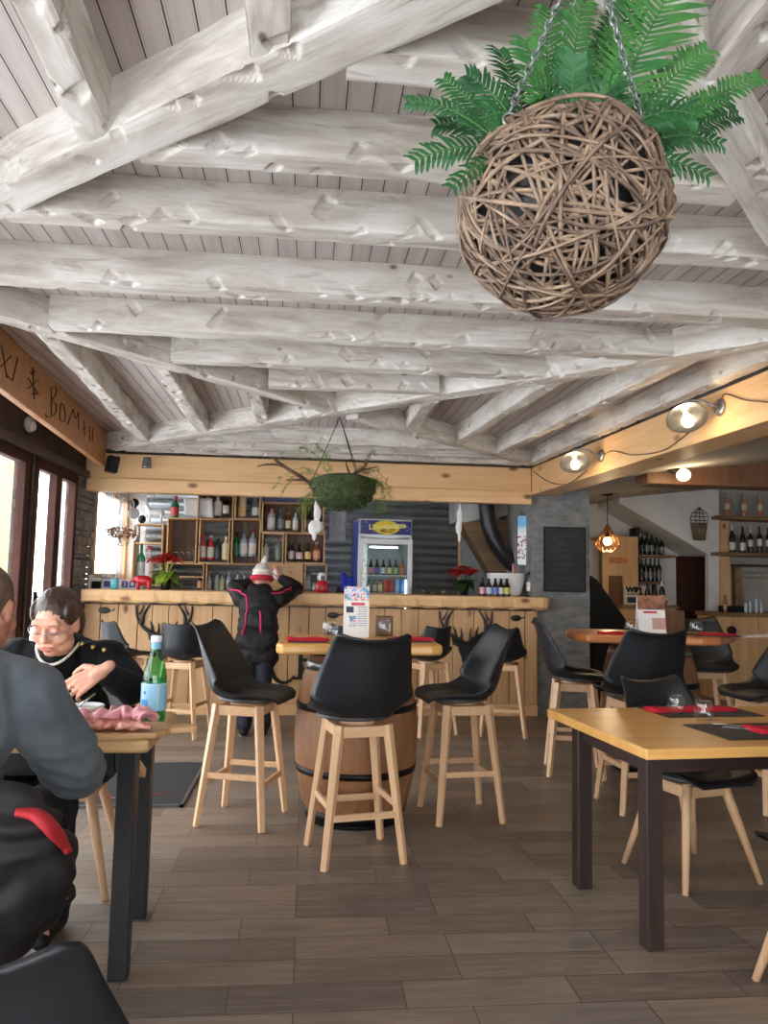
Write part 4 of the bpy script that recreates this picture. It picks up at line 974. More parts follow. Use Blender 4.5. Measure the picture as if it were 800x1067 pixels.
BOT = {
 'wine': [(0, .0), (1, 0), (1, .04), (1, .58), (.86, .66), (.42, .74), (.36, .80), (.36, .98), (.40, .985), (.40, 1)],
 'spirit': [(0, 0), (1, 0), (1, .04), (1, .62), (.9, .68), (.42, .74), (.38, .80), (.38, .9), (.44, .905), (.44, 1)],
 'beer': [(0, 0), (1, 0), (1, .03), (1, .52), (.85, .60), (.48, .74), (.40, .86), (.40, .95), (.46, .955), (.46, 1)],
 'round': [(0, 0), (.9, 0), (1, .1), (1, .4), (.8, .56), (.4, .66), (.36, .75), (.36, .9), (.45, .905), (.45, 1)],
 'can': [(0, 0), (.9, 0), (1, .05), (1, .30), (1, .90), (.86, .96), (.86, .97), (.86, .98), (.86, .985), (.86, 1)],
 'jar': [(0, 0), (.95, 0), (1, .04), (1, .75), (.92, .8), (.8, .83), (.8, .85), (.85, .86), (.85, .95), (.85, 1)],
 'burg': [(0, 0), (1, 0), (1, .04), (1, .44), (.94, .54), (.62, .70), (.38, .82), (.36, .96), (.40, .965), (.40, 1)]}
def bottle(kind, loc, h, r, body, labelm=None, capm=None, label='', group=None, band=(.14, .46), cat='bottle', name='bottle'):
    pr = BOT[kind]; out = []; mi = []
    z0, z1 = band
    rows = []
    for k in range(len(pr)-1):
        (ra, za), (rb_, zb) = pr[k], pr[k+1]
        cuts = [za]+[c for c in (z0, z1) if labelm is not None and za+1e-4 < c < zb-1e-4]+[zb]
        for c, d in zip(cuts, cuts[1:]):
            f = lambda z: ra+(rb_-ra)*((z-za)/(zb-za) if zb > za else 1)
            rows.append((f(c) if zb > za else ra, c)); mid = (c+d)/2
            mi.append(1 if labelm is not None and z0 <= mid <= z1 and ra > .7 else (2 if capm is not None and mid > .88 and kind != 'can' else 0))
    rows.append(pr[-1]); rows.append((0, 1)); mi.append(2 if capm is not None and kind != 'can' else 0)
    o = MB().lathe([(max(a*r, .0), z*h) for a, z in rows], 18, mis=mi).build(name, [body, labelm or body, capm or body]); o.location = Vector(loc)+Vector((0, 0, .0015))
    return tag(o, label, cat, group)
GL = MT['glass']
def row(kind, items, where, group, Y=YF+.12, left='from left ', name='bottle', cat='bottle'):
    """items: px x, base y, top y, half width px, body, label colour, cap, look"""
    for k, (x, yb, yt, hw, body, lab, cap, look, *kd) in enumerate(items):
        p = P(x, yb, Y); h = P(x, yt, Y).z-p.z; r = hw*(p-CP).dot(_f)/F
        bottle(kd[0] if kd else kind, p, h, r, body, lab, cap, '%s, %s %s%s' % (look, ORD[k], left, where), group, band=(.10, .52), name=name, cat=cat)
dkg = C(26, 34, 28, .15); dkb = C(34, 26, 24, .15); wh = C(240, 238, 234); crm = C(232, 220, 180); gry = C(120, 126, 132, .2); grn = G(90, 190, 120); grs = C(24, 110, 66, .15); clr = G(226, 232, 236); rd = C(190, 40, 50, .3); blk = C(24, 24, 26, .3); ltb = C(170, 186, 198, .25); amb = C(120, 70, 34, .15); pnk = C(226, 150, 150)
crate('glass crate with slatted back, left of centre above the poinsettia', 172.5, 540, 206, 586, 'wood')
crate('open crate with four red and cream bottles in a row', 206, 541, 240, 587)
crate('crate with dark back and gin-like clear bottles, above the child', 240, 541, 272, 588, 'wood')
crate('dark-backed crate at the top with a blue, a white and a black bottle', 205, 512, 244, 541, 'wood')
crate('open shelf with a cream tin and a dark tin at the top', 244, 514, 272, 541)
crate('top crate with four spirits behind the trailing green', 272, 524, 316.5, 555, 'wood')
crate('small top crate behind the white hanging ornament', 317, 524, 338, 555, 'wood')
crate('open crate with two bottles directly above the woolly hat', 272, 555.5, 296, 587)
crate('dark-backed crate with four labelled bottles beside the corrugated sheet', 296.5, 556, 339, 587, 'wood')
crate('plain closed wooden crate behind the head of the child', 277, 587.5, 316, 618, 'panel')
crate('low shelf unit of glasses behind the red poinsettia', 172.5, 587, 213, 618, None, shelves=(601,))
crate('long low crate full of pale bottles left of the child', 213.5, 588, 277, 618)
crate('low open crate with jars right of the closed crate', 316.5, 587.5, 341, 618)
crate('arched left shelf unit with tumblers over bottles', 136, 546, 170.5, 610, None, shelves=(566,))
BG = 'bottles on the crate shelves'
row('spirit', [(210.5, 583.5, 556, 3.6, C(196, 70, 80, .2), wh, C(200, 60, 70), 'red bottle with white label'), (219, 583.5, 558, 3.6, C(214, 60, 70, .2), wh, wh, 'red bottle with cream cap'), (226.5, 583.5, 561, 3.4, blk, C(70, 62, 60), dkg, 'black bottle'), (234.5, 583.5, 559, 3.6, crm, C(226, 226, 170), crm, 'cream bottle')], 'in the open crate of red bottles', BG)
row('spirit', [(246, 580, 555, 3.6, grs, C(60, 130, 90), dkg, 'dark green bottle', 'wine'), (253.5, 580, 554, 4, ltb, wh, gry, 'clear round-labelled bottle'), (262.5, 580, 553, 4, ltb, C(236, 226, 220), rd, 'clear bottle with broad label')], 'in the crate above the child', BG)
row('spirit', [(216, 537.5, 518, 4, C(150, 168, 196, .2), C(120, 140, 176), wh, 'blue clear bottle'), (226.5, 537.5, 516, 4.2, wh, wh, wh, 'white bottle'), (235, 537.5, 517, 3.4, blk, wh, blk, 'black bottle with round white label')], 'in the dark top crate', BG)
row('can', [(252, 539, 518, 4.2, crm, C(240, 200, 130), crm, 'cream tin'), (266, 539, 520, 4.2, C(84, 92, 98), C(214, 216, 214), C(90, 96, 100), 'dark tin with pale label')], 'on the open top shelf', BG, name='tin', cat='tin')
row('spirit', [(282.5, 552.5, 528, 4.2, C(214, 190, 186, .2), wh, C(190, 50, 60), 'pinkish clear bottle with red cap'), (292.5, 552.5, 531, 4, C(96, 106, 110, .2), C(130, 136, 140), gry, 'dark clear bottle'), (300, 552.5, 534, 2.8, amb, crm, C(210, 150, 60), 'slim amber bottle'), (307.5, 552.5, 534, 3, C(206, 216, 216, .2), wh, C(80, 150, 130), 'slim bottle with white label')], 'in the top crate behind the greenery', BG)
row('spirit', [(321, 553, 533, 3.6, C(70, 66, 66, .2), C(160, 120, 110), blk, 'dark bottle'), (334.5, 553, 536, 3.6, C(44, 46, 44, .2), C(200, 204, 180), blk, 'dark bottle with pale label')], 'in the small top crate', BG)
row('spirit', [(276.5, 584.5, 565, 3.6, C(214, 222, 216, .2), C(200, 210, 206), C(60, 150, 90), 'pale bottle with green cap'), (289, 584.5, 559, 4, C(120, 126, 126, .25), C(140, 146, 146), C(150, 50, 60), 'grey bottle with dark red neck')], 'in the open crate over the hat', BG)
row('spirit', [(303, 584.5, 565, 3.4, C(50, 46, 48, .2), C(206, 200, 196), gry, 'dark bottle with grey label'), (311.5, 584.5, 567, 3.8, C(34, 22, 22, .2), C(236, 200, 204), blk, 'black pink-labelled bottle', 'round'), (320.5, 584.5, 566, 3.6, C(60, 40, 22, .2), C(240, 208, 130), blk, 'dark yellow-labelled bottle', 'round'), (329.5, 584.5, 565, 4.2, C(150, 90, 50, .2), C(226, 160, 130), crm, 'amber salmon-labelled bottle')], 'in the crate by the metal sheet', BG)
pale = [(217.5, 'grey clear'), (225.5, 'white labelled'), (231, 'pale'), (238, 'silver'), (247, 'clear'), (254, 'cream labelled')]
row('spirit', [(x, 615.5, 595+(k % 3)*1.5, 2.5, [ltb, C(206, 214, 214, .2), C(220, 222, 210, .2)][k % 3], [wh, C(200, 214, 206), crm][k % 3], [gry, wh, grs][(k+1) % 3], n+' bottle') for k, (x, n) in enumerate(pale)], 'in the long low crate left of the child', BG)
row('wine', [(208, 614.5, 597, 2.6, blk, C(230, 170, 130), blk, 'small dark bottle with peach label')], 'in the low shelf unit', BG, Y=YF+.08)
row('spirit', [(146, 606, 567, 4.2, C(60, 150, 100, .15), C(206, 220, 214), C(40, 150, 90), 'tall pale green bottle', 'wine'), (154.5, 606, 569, 4.2, C(216, 196, 196, .2), C(226, 214, 214), rd, 'pale pink bottle')], 'in the left shelf unit', BG)
bottle('wine', (P(182, 538, YF+.1).x, YF+.1, P(206, 540, YF).z), .26, .048, grs, C(196, 70, 64), rd, 'green bottle with red label standing on top of the slatted glass crate', BG, band=(.10, .48))
row('jar', [(320.5, 615.5, 596, 3.2, ltb, C(220, 226, 230), gry, 'tall glass jar'), (327, 615.5, 606, 2.6, ltb, wh, gry, 'small glass jar')], 'in the low open crate', 'jars in the low crate', name='jar', cat='jar')
def small_glasses(pts, where, yb, h, r, Y):
    for k, x in enumerate(pts):
        o = MB().lathe([(r*.7, .001), (r, h*.35), (r*.92, h), (r*.88, h), (r*.95, h*.35), (r*.6, .006)], 14).build('drinking_glass', MT['glass']); o.location = P(x, yb, Y); tag(o, 'upright bar glass, %s from the left %s' % (ORD[k], where), 'glass', 'bar glasses '+where)
small_glasses((178, 184, 190, 196, 202), 'in the slatted glass crate', 580.5, .13, .03, YF+.12)
small_glasses((142, 148.5, 154, 160, 165.5), 'in the left shelf unit', 564.5, .13, .03, YF+.12)
small_glasses((179, 186, 193, 200, 207), 'on the lower shelf behind the poinsettia', 599.5, .10, .032, YF+.12)
small_glasses((177.5, 183.5, 189.5, 195.5), 'at the bottom of the low shelf unit', 615, .12, .032, YF+.12)
# deer figure, dark globes, white sheet
dr = thing('deer_figure', 'white deer figure with antlers on the left shelf unit', 'figurine', P(158, 545.5, YF+.12))
d = MB(); d.cap((-.02, 0, .13), (.10, 0, .13), .042, .04).cap((-.03, 0, .14), (-.065, 0, .21), .03, .022).cap((-.065, 0, .22), (-.10, 0, .20), .022, .014)
for x, y in ((-.03, .02), (-.02, -.02), (.10, .02), (.11, -.02)): d.cap((x, y, .12), (x, y, .008), .016, .010)
sculpt(d, 'body', wh, dr, .006, 4)
for s in (-1, 1):
    m = MB(); m.tube(smooth_path([(-.065, s*.008, .235), (-.075+s*.05, s*.02, .27), (-.06+s*.07, s*.03, .31), (-.06+s*.055, s*.03, .335)], 5), .006, 6)
    m.tube([(-.065+s*.045, s*.02, .27), (-.065+s*.02, s*.02, .31)], .005, 6); m.build('antler', wh, dr)
for (x, y, r, n) in ((140, 524, .052, 'upper'), (148, 541, .046, 'lower')):
    o = MB().ell((0, 0, 0), (r, r*.8, r), 20, 12).ell((0, -r*.55, 0), (r*.6, r*.4, r*.6), 16, 10).lathe([(r*.5, -r*1.15), (r*.45, -r*.9)], 14).build('small_speaker', MT['black']); o.location = P(x, y, 9.05); tag(o, '%s of two small black round speakers beside the white deer' % n, 'speaker', 'round speakers by the deer')
o = MB().sheet(lambda u, v: (.33*u-.02*v, .02*sin(u*3), .20*v-.03*u*(1-v)), 10, 6, .003).build('paper_sheet', MT['paper']); o.location = P(192, 536.5, YF+.03); tag(o, 'blank white sheet leaning at the top between green bottle and dark crate', 'paper')
o = MB().span(0, .40, 0, .2, 0, .07).span(.42, .5, .02, .18, 0, .06).build('box_set', C(64, 78, 120), bevel=.004); o.location = P(276, 523.5, YF+.04); tag(o, 'blue flat box on top of the spirits crate', 'box')
# price sheet on the corrugated sheet
ps = thing('price_sign', 'grey price sheet taped on the corrugated wall left of the fridge', 'notice', P(351.5, 548, 9.28)); MB().span(-.10, .10, 0, .004, -.18, .18).build('sheet', C(186, 186, 190, .7), ps); m = MB()
for k in range(14): m.span(-.07, random.uniform(.0, .075), -.001, 0, .14-.02*k, .146-.02*k)
m.build('text_lines', C(130, 130, 136), ps)
# ------------------------------------------------------------------ on the bar
YC = 7.66
def onbar(x, y=None, Y=YC): q = P(x, 612, Y); return Vector((q.x, Y, ZT))
def hpx(y0, y1, Y): return abs(y1-y0)*Y/F
cc = thing('calendar_block', 'white stand with purple calendar tiles reading 2 0 at the left end of the bar', 'calendar', onbar(125))
MB().span(-.17, .17, 0, .03, 0, .09).build('stand', MT['white'], cc, bevel=.004)
for k, (ch, cx) in enumerate(((None, -.125), (None, -.055), ('2', .045), ('0', .115))):
    t = MB().span(cx-.029, cx+.029, -.006, 0, .016, .076).build('tile', C(66, 48, 128), cc)
    if ch: MB().text(ch, .05, .001, T(cx, -.0075, .046), bold=.001).build('number', MT['white'], t)
pot = thing('white_holder', 'white holder with a black front at the far left of the bar', 'holder', onbar(98)); MB().span(-.055, -.035, 0, .08, 0, .13).span(-.035, .05, .06, .08, 0, .10).build('stand', MT['white'], pot, bevel=.004); MB().span(-.025, .05, .0, .055, 0, .07).build('black_box', MT['black'], pot, bevel=.004)
o = MB().lathe([(.001, 0), (.028, 0), (.036, .01), (.036, .08), (.030, .10), (.026, .10), (.03, .08), (.03, .012), (.001, .01)], 20).build('cyan_tumbler', C(110, 204, 222, .2)); o.location = onbar(119, Y=7.52); tag(o, 'cyan glass tumbler in front of the calendar tiles', 'glass')
# red bear
be = thing('bear_figure', 'glossy red bear figure on the bar beside the poinsettia', 'figurine', onbar(148.5, Y=7.53), radians(5))
d = MB(); d.ell((.012, 0, .085), (.075, .042, .05)).ell((-.035, 0, .09), (.04, .038, .045)).ell((-.072, 0, .088), (.032, .028, .028)).cap((-.085, 0, .084), (-.105, 0, .076), .016, .013).ell((-.062, .02, .115), .01).ell((-.062, -.02, .115), .01)
for x, y in ((-.04, .026), (-.04, -.026), (.06, .026), (.06, -.026)): d.cap((x, y, .06), (x, y, .012), .019, .016)
sculpt(d, 'body', MT['redglass'], be, .005, 4)
def poinsettia(name, label, loc, pr, ph, fr, fz, n, leafm, seed):
    random.seed(seed); t = thing(name, label, 'potted plant', loc)
    MB().lathe([(.001, 0), (pr*.75, 0), (pr, ph), (pr*.92, ph), (pr*.85, ph*.85), (.001, ph*.82)], 22).build('pot', MT['black'], t)
    def leaf(m, base, d, L, W, droop, mi=0):
        d = Vector(d).normalized(); s = d.cross(Vector((0, 0, 1))); s = s.normalized() if s.length > .05 else Vector((1, 0, 0)); u = s.cross(d); pts = []
        for k in range(6):
            q = k/5; w = W*[.06, .62, 1, .8, .42, .0][k]; p = Vector(base)+d*(L*q)-Vector((0, 0, droop*q*q)); pts.append((p-s*w+u*w*.25, p, p+s*w+u*w*.25))
        vs = [x for a in pts for x in a]; fs = []
        for k in range(5): a = k*3; fs += [(a, a+1, a+4, a+3), (a+1, a+2, a+5, a+4)]
        m.add(vs, fs, mi)
    g = MB()
    for k in range(n):
        a = k*2.4; e = random.uniform(-.5, .3); leaf(g, (0, 0, ph+fz*.25*random.random()+.01), (cos(a), sin(a), e), fr*random.uniform(.6, .95), fr*.30, fr*.3)
    g.build('leaves', leafm, t)
    st = MB(); bl = MB()
    for h in range(7):
        a = h*2.4; c = Vector((fr*.5*cos(a)*(h > 0), fr*.5*sin(a)*(h > 0), ph+fz*(.8 if h else 1)+random.uniform(-.01, .015))); st.tube([(0, 0, ph*.8), (c.x*.5, c.y*.5, ph+fz*.4), c], .004, 5)
        for k in range(8):
            b = a+k*2*pi/8+random.uniform(-.2, .2); tilt = random.uniform(-.1, .5) if k % 2 else random.uniform(.2, .9); leaf(bl, c, (cos(b), sin(b), tilt), fr*random.uniform(.5, .72), fr*.20, fr*.25)
        bl.ell(c+Vector((0, 0, .006)), .007, 8, 6, mi=1)
    st.build('stem', leafm, t); bl.build('red_bracts', [MT['red'], C(200, 190, 70)], t); return t
poinsettia('poinsettia', 'red poinsettia with yellow green leaves in a black pot, left part of the bar', onbar(172, Y=7.62), .055, .11, .20, .21, 18, MT['leafy'], 3)
poinsettia('poinsettia', 'dark red poinsettia in a black pot on the right part of the bar', onbar(483.5, Y=7.70), .05, .11, .185, .15, 14, MT['leafd'], 8)
# flower bowl hanging at the window
hb = P(127, 555, 7.85); fb = thing('hanging_bowl', 'clear hanging bowl of dried pinkish flowers in front of the bright bar window', 'hanging bowl', hb)
MB().lathe([(.001, -.14), (.07, -.125), (.13, -.07), (.16, 0), (.152, .07), (.12, .12), (.116, .12), (.148, .07), (.155, 0), (.126, -.066), (.066, -.12), (.001, -.134)], 30).build('glass_bowl', MT['glass'], fb)
random.seed(9); fl = MB()
for k in range(170):
    a = random.uniform(0, 6.28); r = .14*sqrt(random.random()); z = random.uniform(-.11+.08*(r/.14), .055)*(1-.2*r/.14); R = Matrix.Rotation(random.uniform(0, 3), 3, 'X') @ Matrix.Rotation(random.uniform(0, 3), 3, 'Y')
    fl.ell((r*cos(a), r*sin(a), z), (random.uniform(.01, .02), random.uniform(.008, .014), .005), 7, 4, mi=random.choice([0, 0, 1, 2, 3]), R=R)
tag(fl.build('dried_flowers', [C(206, 140, 110, .8), C(226, 186, 160, .8), C(176, 96, 76, .8), C(236, 216, 190, .8)], fb), kind='stuff')
mm = MB()
for a in (.3, 2.4, 4.5): mm.tube([(.12*cos(a), .12*sin(a), .12), (0, 0, 2.06-hb.z)], .0025, 5)
mm.build('cord', MT['white'], fb)
o = MB().ell((0, 0, 0), (.058, .058, .056), 20, 12).tube([(0, 0, .05), (0, 0, .1), (-.03, 0, .16)], .006, 6).build('white_ornament', MT['white']); o.location = P(139, 535, 7.95); tag(o, 'white ball ornament beside the hanging flower bowl', 'ornament')
# white three lobed ornaments hanging from the header
def lobes(name, label, px, Y, parts):
    t = thing(name, label, 'ornament', P(*px, Y)); m = MB(); k = Y/F
    for x, y, rx, rz in parts: m.ell(((x-px[0])*k, 0, -(y-px[1])*k), (rx*k, rx*k*.55, rz*k), 14, 10)
    sculpt(m, 'felt_body', MT['paper'], t, .008, 4); MB().tube([(0, 0, 0), (0, 0, 2.065-t.location.z)], .003, 5).build('cord', MT['white'], t)
lobes('hanging_ornament', 'white lumpy ornament hanging right of the crates, below the moss basket', (328.5, 540), 7.50, [(329, 528, 2.4, 8), (330.5, 535, 4.2, 9), (327, 550, 6, 8), (331, 549, 5.5, 7), (327.8, 558, 2.6, 6)])
lobes('hanging_ornament', 'white three lobed ornament hanging at the end of the corrugated sheet', (478.5, 545), 7.50, [(479, 530, 1.6, 7), (479, 537, 3.4, 8), (477.8, 550, 3.6, 8), (478.8, 560, 2, 6), (479, 544, 2.6, 6)])
# red lidded jug, blue bundle
jg = thing('red_jug', 'red jug with white and grey pump lid on the bar behind the child', 'jug', onbar(335.5, Y=7.80)); MB().lathe([(.001, 0), (.06, 0), (.07, .02), (.066, .08), (.04, .115), (.03, .12), (.001, .12)], 22, sy=.7).build('body', MT['redglass'], jg); MB().lathe([(.03, .12), (.04, .125), (.04, .17), (.025, .20), (.001, .20)], 18).tube([(.0, 0, .18), (-.03, 0, .19), (-.045, 0, .13)], .010, 8).build('lid', MT['white'], jg); MB().span(-.015, .022, -.043, -.03, .125, .168).build('label_window', C(70, 84, 100), jg)
bd = MB(); bd.cap((-.05, 0, .03), (.05, 0, .03), .03, .03).cap((-.03, 0, .04), (-.06, 0, .2), .035, .012).cap((.02, 0, .04), (.03, 0, .13), .04, .03).cap((-.04, 0, .18), (.01, 0, .11), .02, .035)
bb = thing('blue_cloth', 'crumpled royal blue cloth bundle on the bar left of the fridge', 'cloth', onbar(362, Y=7.86)); sculpt(bd, 'cloth', C(24, 42, 170, .7), bb, .006, 2, fold=lambda p: .008*noise.noise(p*30))
o = MB().ell((0, 0, .03), (.02, .03, .03), 12, 8).box((0, 0, .012), (.06, .08, .02)).build('tape_dispenser', MT['black'], bevel=.004); o.location = onbar(353, Y=7.8); tag(o, 'small black gadget on the bar left of the blue cloth', 'gadget')
# bottles, bucket, glasses on the right part of the bar
Yb = 7.58
for x, hw, lab, nm in ((502.5, 3.2, C(232, 160, 176), 'pink'), (509.3, 3.2, C(196, 206, 226), 'pale blue'), (516, 3.2, C(110, 124, 210), 'violet'), (522, 3.2, C(190, 206, 196), 'pale green'), (528, 3.6, C(216, 206, 110), 'yellow')):
    bottle('beer', onbar(x, Y=Yb), hpx(603.5, 622, Yb), hw*Yb/F, dkb, lab, blk, 'small dark beer bottle with a %s label in the row on the bar' % nm, 'row of beer bottles on the bar', band=(.12, .48))
bu = thing('ice_bucket', 'wide white oval ice bucket on the right end of the bar', 'bucket', onbar(527, Y=7.74)); m = MB(); w = 21*7.74/F
m.lathe([(w*.70, 0), (w*.80, .03), (w*.9, .12), (w*1.0, .222), (w*1.03, .232), (w*.98, .232), (w*.85, .12), (w*.7, .02), (.001, .015)], 36, sy=.6); m.build('bucket', MT['white'], bu)
bottle('wine', onbar(534.5, Y=7.73)+Vector((0, 0, .03)), .30, .03, C(216, 150, 120, .2), None, C(226, 120, 150), 'pink topped rose wine bottle standing in the white ice bucket')
bottle('wine', onbar(552.5, Y=7.60), hpx(586, 622.5, 7.6), 4.2*7.6/F, blk, C(222, 220, 214), C(20, 18, 20), 'black wine bottle with white label at the right end of the bar', band=(.16, .42))
for x, n in ((441, 'left'), (450, 'middle'), (462, 'right')):
    o = MB().lathe([(.018, 0), (.02, .03), (.024, .065), (.021, .065), (.017, .03), (.015, .008), (.001, .006)], 14).lathe([(.001, .008), (.015, .008), (.0165, .026), (.001, .026)], 12, mi=1).build('shot_glass', [MT['glass'], C(120, 90, 60)]); o.location = onbar(x, Y=7.6); tag(o, '%s of three small glasses on the bar left of the dark red poinsettia' % n, 'glass', 'small glasses on the bar')
pa = thing('alpine_picture', 'tall rounded alpine picture, blue over white with red shapes, beside the grey pier', 'picture', P(544.8, 563, 7.72), radians(-12)); kx = 7.72/F
def rrect(w, h, r, n=5):
    out = []
    for cx, cz, a0 in ((w/2-r, h/2-r, 0), (-w/2+r, h/2-r, 90), (-w/2+r, -h/2+r, 180), (w/2-r, -h/2+r, 270)):
        for k in range(n+1): a = radians(a0+90*k/n); out.append((cx+r*cos(a), cz+r*sin(a)))
    return list(reversed(out))
MB().prism(rrect(.125, .52, .02), .02, 0, T(0, 0, 0)).build('backing', MT['black'], pa)
pn = N('alpine print'); tc = pn.new('ShaderNodeTexCoord'); sx = pn.new('ShaderNodeSeparateXYZ'); pn.t.links.new(tc.outputs['Object'], sx.inputs[0]); zz = pn.math('ADD', pn.math('MULTIPLY', sx.outputs[2], 1.92), .5)
cb = pn.ramp(zz, [(0, rgb(230, 232, 238)), (.62, rgb(240, 242, 246)), (.72, rgb(200, 226, 240)), (.8, rgb(90, 180, 226)), (1, rgb(110, 190, 232))]); v = pn.coord((40, 40, 30), rnd=False); f = pn.noise(v, 1, 3); msk = pn.math('MULTIPLY', pn.math('GREATER_THAN', f, .53), pn.math('MULTIPLY', pn.math('LESS_THAN', zz, .58), pn.math('GREATER_THAN', zz, .12)))
pn.bsdf(pn.mix(msk, cb, rgb(140, 34, 46)), .3); MB().prism(rrect(.112, .505, .018), .004, 0, T(0, -.005, 0)).build('print', pn.m, pa)
dc = [P(*p, 8.75) for p in ((506, 505), (507, 528), (510, 550), (520, 572), (532, 586), (536, 590))]; dp = smooth_path(dc, 14); du = thing('air_duct', 'black flexible air duct curving down past the stair boards', 'duct', dc[0])
MB().tube([p-dc[0] for p in dp], [.085+.005*(i % 2) for i in range(len(dp))], 18).build('hose', C(40, 38, 44, .35), du)
MB().lathe([(.094, -.02), (.094, .04)], 18).build('collar', MT['black'], du)
# fridge
Yf = 8.58; fa = P(373, 600, Yf); fb2 = P(430, 600, Yf); W = (fb2.x-fa.x)*1.0; zt = P(400, 540.5, Yf).z
fr = thing('drinks_fridge', 'white glass door drinks fridge with a blue and yellow lemonade sign', 'fridge', (fa.x, Yf, 0), radians(4))
MB().span(0, W, .04, .56, 0, .06).span(0, .03, .04, .56, .06, zt).span(W-.03, W, .04, .56, .06, zt).span(0, W, .54, .56, .06, zt).span(0, W, .04, .56, zt-.2, zt).build('cabinet', MT['white'], fr, bevel=.004)
MB().span(-.004, .0, .06, .55, .1, zt-.02).build('blue_side_panel', pm('blue printed side', rgb(44, 60, 150), rgb(70, 90, 180), 3, rough=.4), fr)
z1 = zt-.225; dr = MB(); dr.span(.0, .05, 0, .038, .1, z1).span(W-.05, W, 0, .038, .1, z1).span(.05, W-.05, 0, .038, z1-.06, z1).span(.05, W-.05, 0, .038, .1, .18)
dd = dr.build('door', MT['white'], fr, bevel=.004); MB().span(.045, W-.045, .014, .02, .17, z1-.05).build('door_glass', MT['glass'], dd); MB().tube([(W-.025, 0, .9), (W-.025, -.03, .92), (W-.025, -.03, 1.2), (W-.025, 0, 1.22)], .008, 6).build('handle', C(190, 192, 196), dd)
MB().span(.03, W-.03, .50, .54, .06, zt-.2).span(.03, .034, .05, .5, .06, zt-.2).span(W-.034, W-.03, .05, .5, .06, zt-.2).build('lining', C(150, 162, 162, .5), fr)
sh = []
for z in (1.345, 1.145, .9):
    m = MB()
    for k in range(14): m.tube([(.035+(W-.07)*k/13, .06, z), (.035+(W-.07)*k/13, .5, z)], .0025, 4)
    m.span(.03, W-.03, .058, .068, z-.012, z+.004); m.build('wire_shelf', C(210, 214, 216), fr)
MB().lathe([(.001, 0), (.16, .0), (.17, .012), (.15, .02), (.001, .02)], 24, sy=.18, c=(W/2, .14, z1-.10)).build('light', MT['coldlight'], fr)
MB().tube([(W-.062, .06, .95), (W-.062, .06, 1.30)], .008, 6).build('light_strip', MT['coldlight'], fr)
sgn = MB().span(.02, W-.02, -.006, .04, zt-.175, zt-.02).build('sign_panel', C(24, 32, 120, .35), fr)
MB().prism([(W*.5+.135*cos(a)*1.15, zt-.0975+.077*sin(a)) for a in np.linspace(2*pi, 0, 33)[:-1]], .003, 0, T(0, -.0085, 0)).build('yellow_disc', C(240, 216, 40), sgn)
MB().text('Limonadette', .082, .001, T(W*.52, -.0105, zt-.085, 0, 0, -.07), bold=.003, sx=1.02).build('lettering', C(255, 246, 150), sgn); MB().text('MILLET', .05, .001, T(W*.52, -.0105, zt-.135), bold=.002).build('lettering', C(150, 70, 20), sgn)
random.seed(2); m = MB()
for k in range(18):
    x = random.choice([random.uniform(.03, .17), random.uniform(W-.17, W-.03)]); m.ell((x, -.007, random.uniform(zt-.165, zt-.03)), (.004, .002, .004), 8, 5)
m.build('stars', MT['white'], sgn)
Rf = Matrix.Rotation(radians(4), 3, 'Z')
def inf(x, y, z): return Vector((fa.x, Yf, 0))+Rf @ Vector((x, y, z))
for k, (lab, nm) in enumerate(((C(200, 206, 90), 'lime'), (C(214, 150, 170), 'pink'), (C(120, 110, 190), 'violet'), (C(190, 214, 220), 'pale blue'), (C(206, 206, 110), 'yellow'), (C(150, 196, 130), 'green'), (C(196, 110, 80), 'orange'))):
    bottle('beer', inf(.085+.073*k, .12, 1.3495), .17, .028, dkg if k < 6 else C(190, 90, 60, .2), lab, blk, 'dark bottle with %s label on the upper fridge shelf' % nm, 'bottles in the fridge', band=(.08, .48))
for k, (b, l, nm, kd) in enumerate(((C(240, 150, 50), C(230, 120, 40), 'orange', 'round'), (C(90, 150, 80), C(200, 210, 190), 'green', 'beer'), (C(150, 110, 90), C(226, 220, 210), 'white labelled', 'beer'), (C(214, 170, 50), C(236, 226, 150), 'yellow', 'beer'), (C(196, 44, 44), C(206, 60, 60), 'red', 'can'), (C(170, 36, 44), C(196, 50, 56), 'deep red', 'can'), (C(120, 170, 220), C(150, 190, 230), 'pale blue', 'can'), (C(50, 120, 214), C(90, 160, 230), 'bright blue', 'can'))):
    bottle(kd, inf(.08+.064*k, .12, 1.1495), .145, .026, b, l, blk, '%s drink on the lower fridge shelf' % nm, 'drinks on the lower fridge shelf', band=(.1, .6), cat='bottle' if kd != 'can' else 'can', name='bottle' if kd != 'can' else 'drink_can')
# chalkboard on the pier
cb0, cb1 = P(568, 615, 7.47), P(609, 551, 7.47); ck = thing('chalkboard', 'framed black chalkboard with faint handwriting on the grey stone pier', 'chalkboard', ((cb0.x+cb1.x)/2, 7.475, (cb0.z+cb1.z)/2)); w, h = cb1.x-cb0.x, cb1.z-cb0.z
MB().span(-w/2, w/2, 0, .012, -h/2, h/2).build('board', MT['slate'], ck); f = MB(); f.span(-w/2-.012, -w/2, -.006, .014, -h/2, h/2).span(w/2, w/2+.012, -.006, .014, -h/2, h/2).span(-w/2-.012, w/2+.012, -.006, .014, h/2, h/2+.012).span(-w/2-.012, w/2+.012, -.006, .014, -h/2-.012, -h/2); f.build('frame', MT['black'], ck)
random.seed(12); m = MB()
for k in range(7):
    z = h/2-.08-.07*k; x = -w/2+.05+random.uniform(0, .08); e = random.uniform(.02, w/2-.04); pts = []
    while x < e: pts.append((x, -.001, z+random.uniform(-.012, .012))); x += .012
    if len(pts) > 2: m.tube(pts, .0016, 4, flat=.4)
m.build('chalk_writing', MT['chalk'], ck)
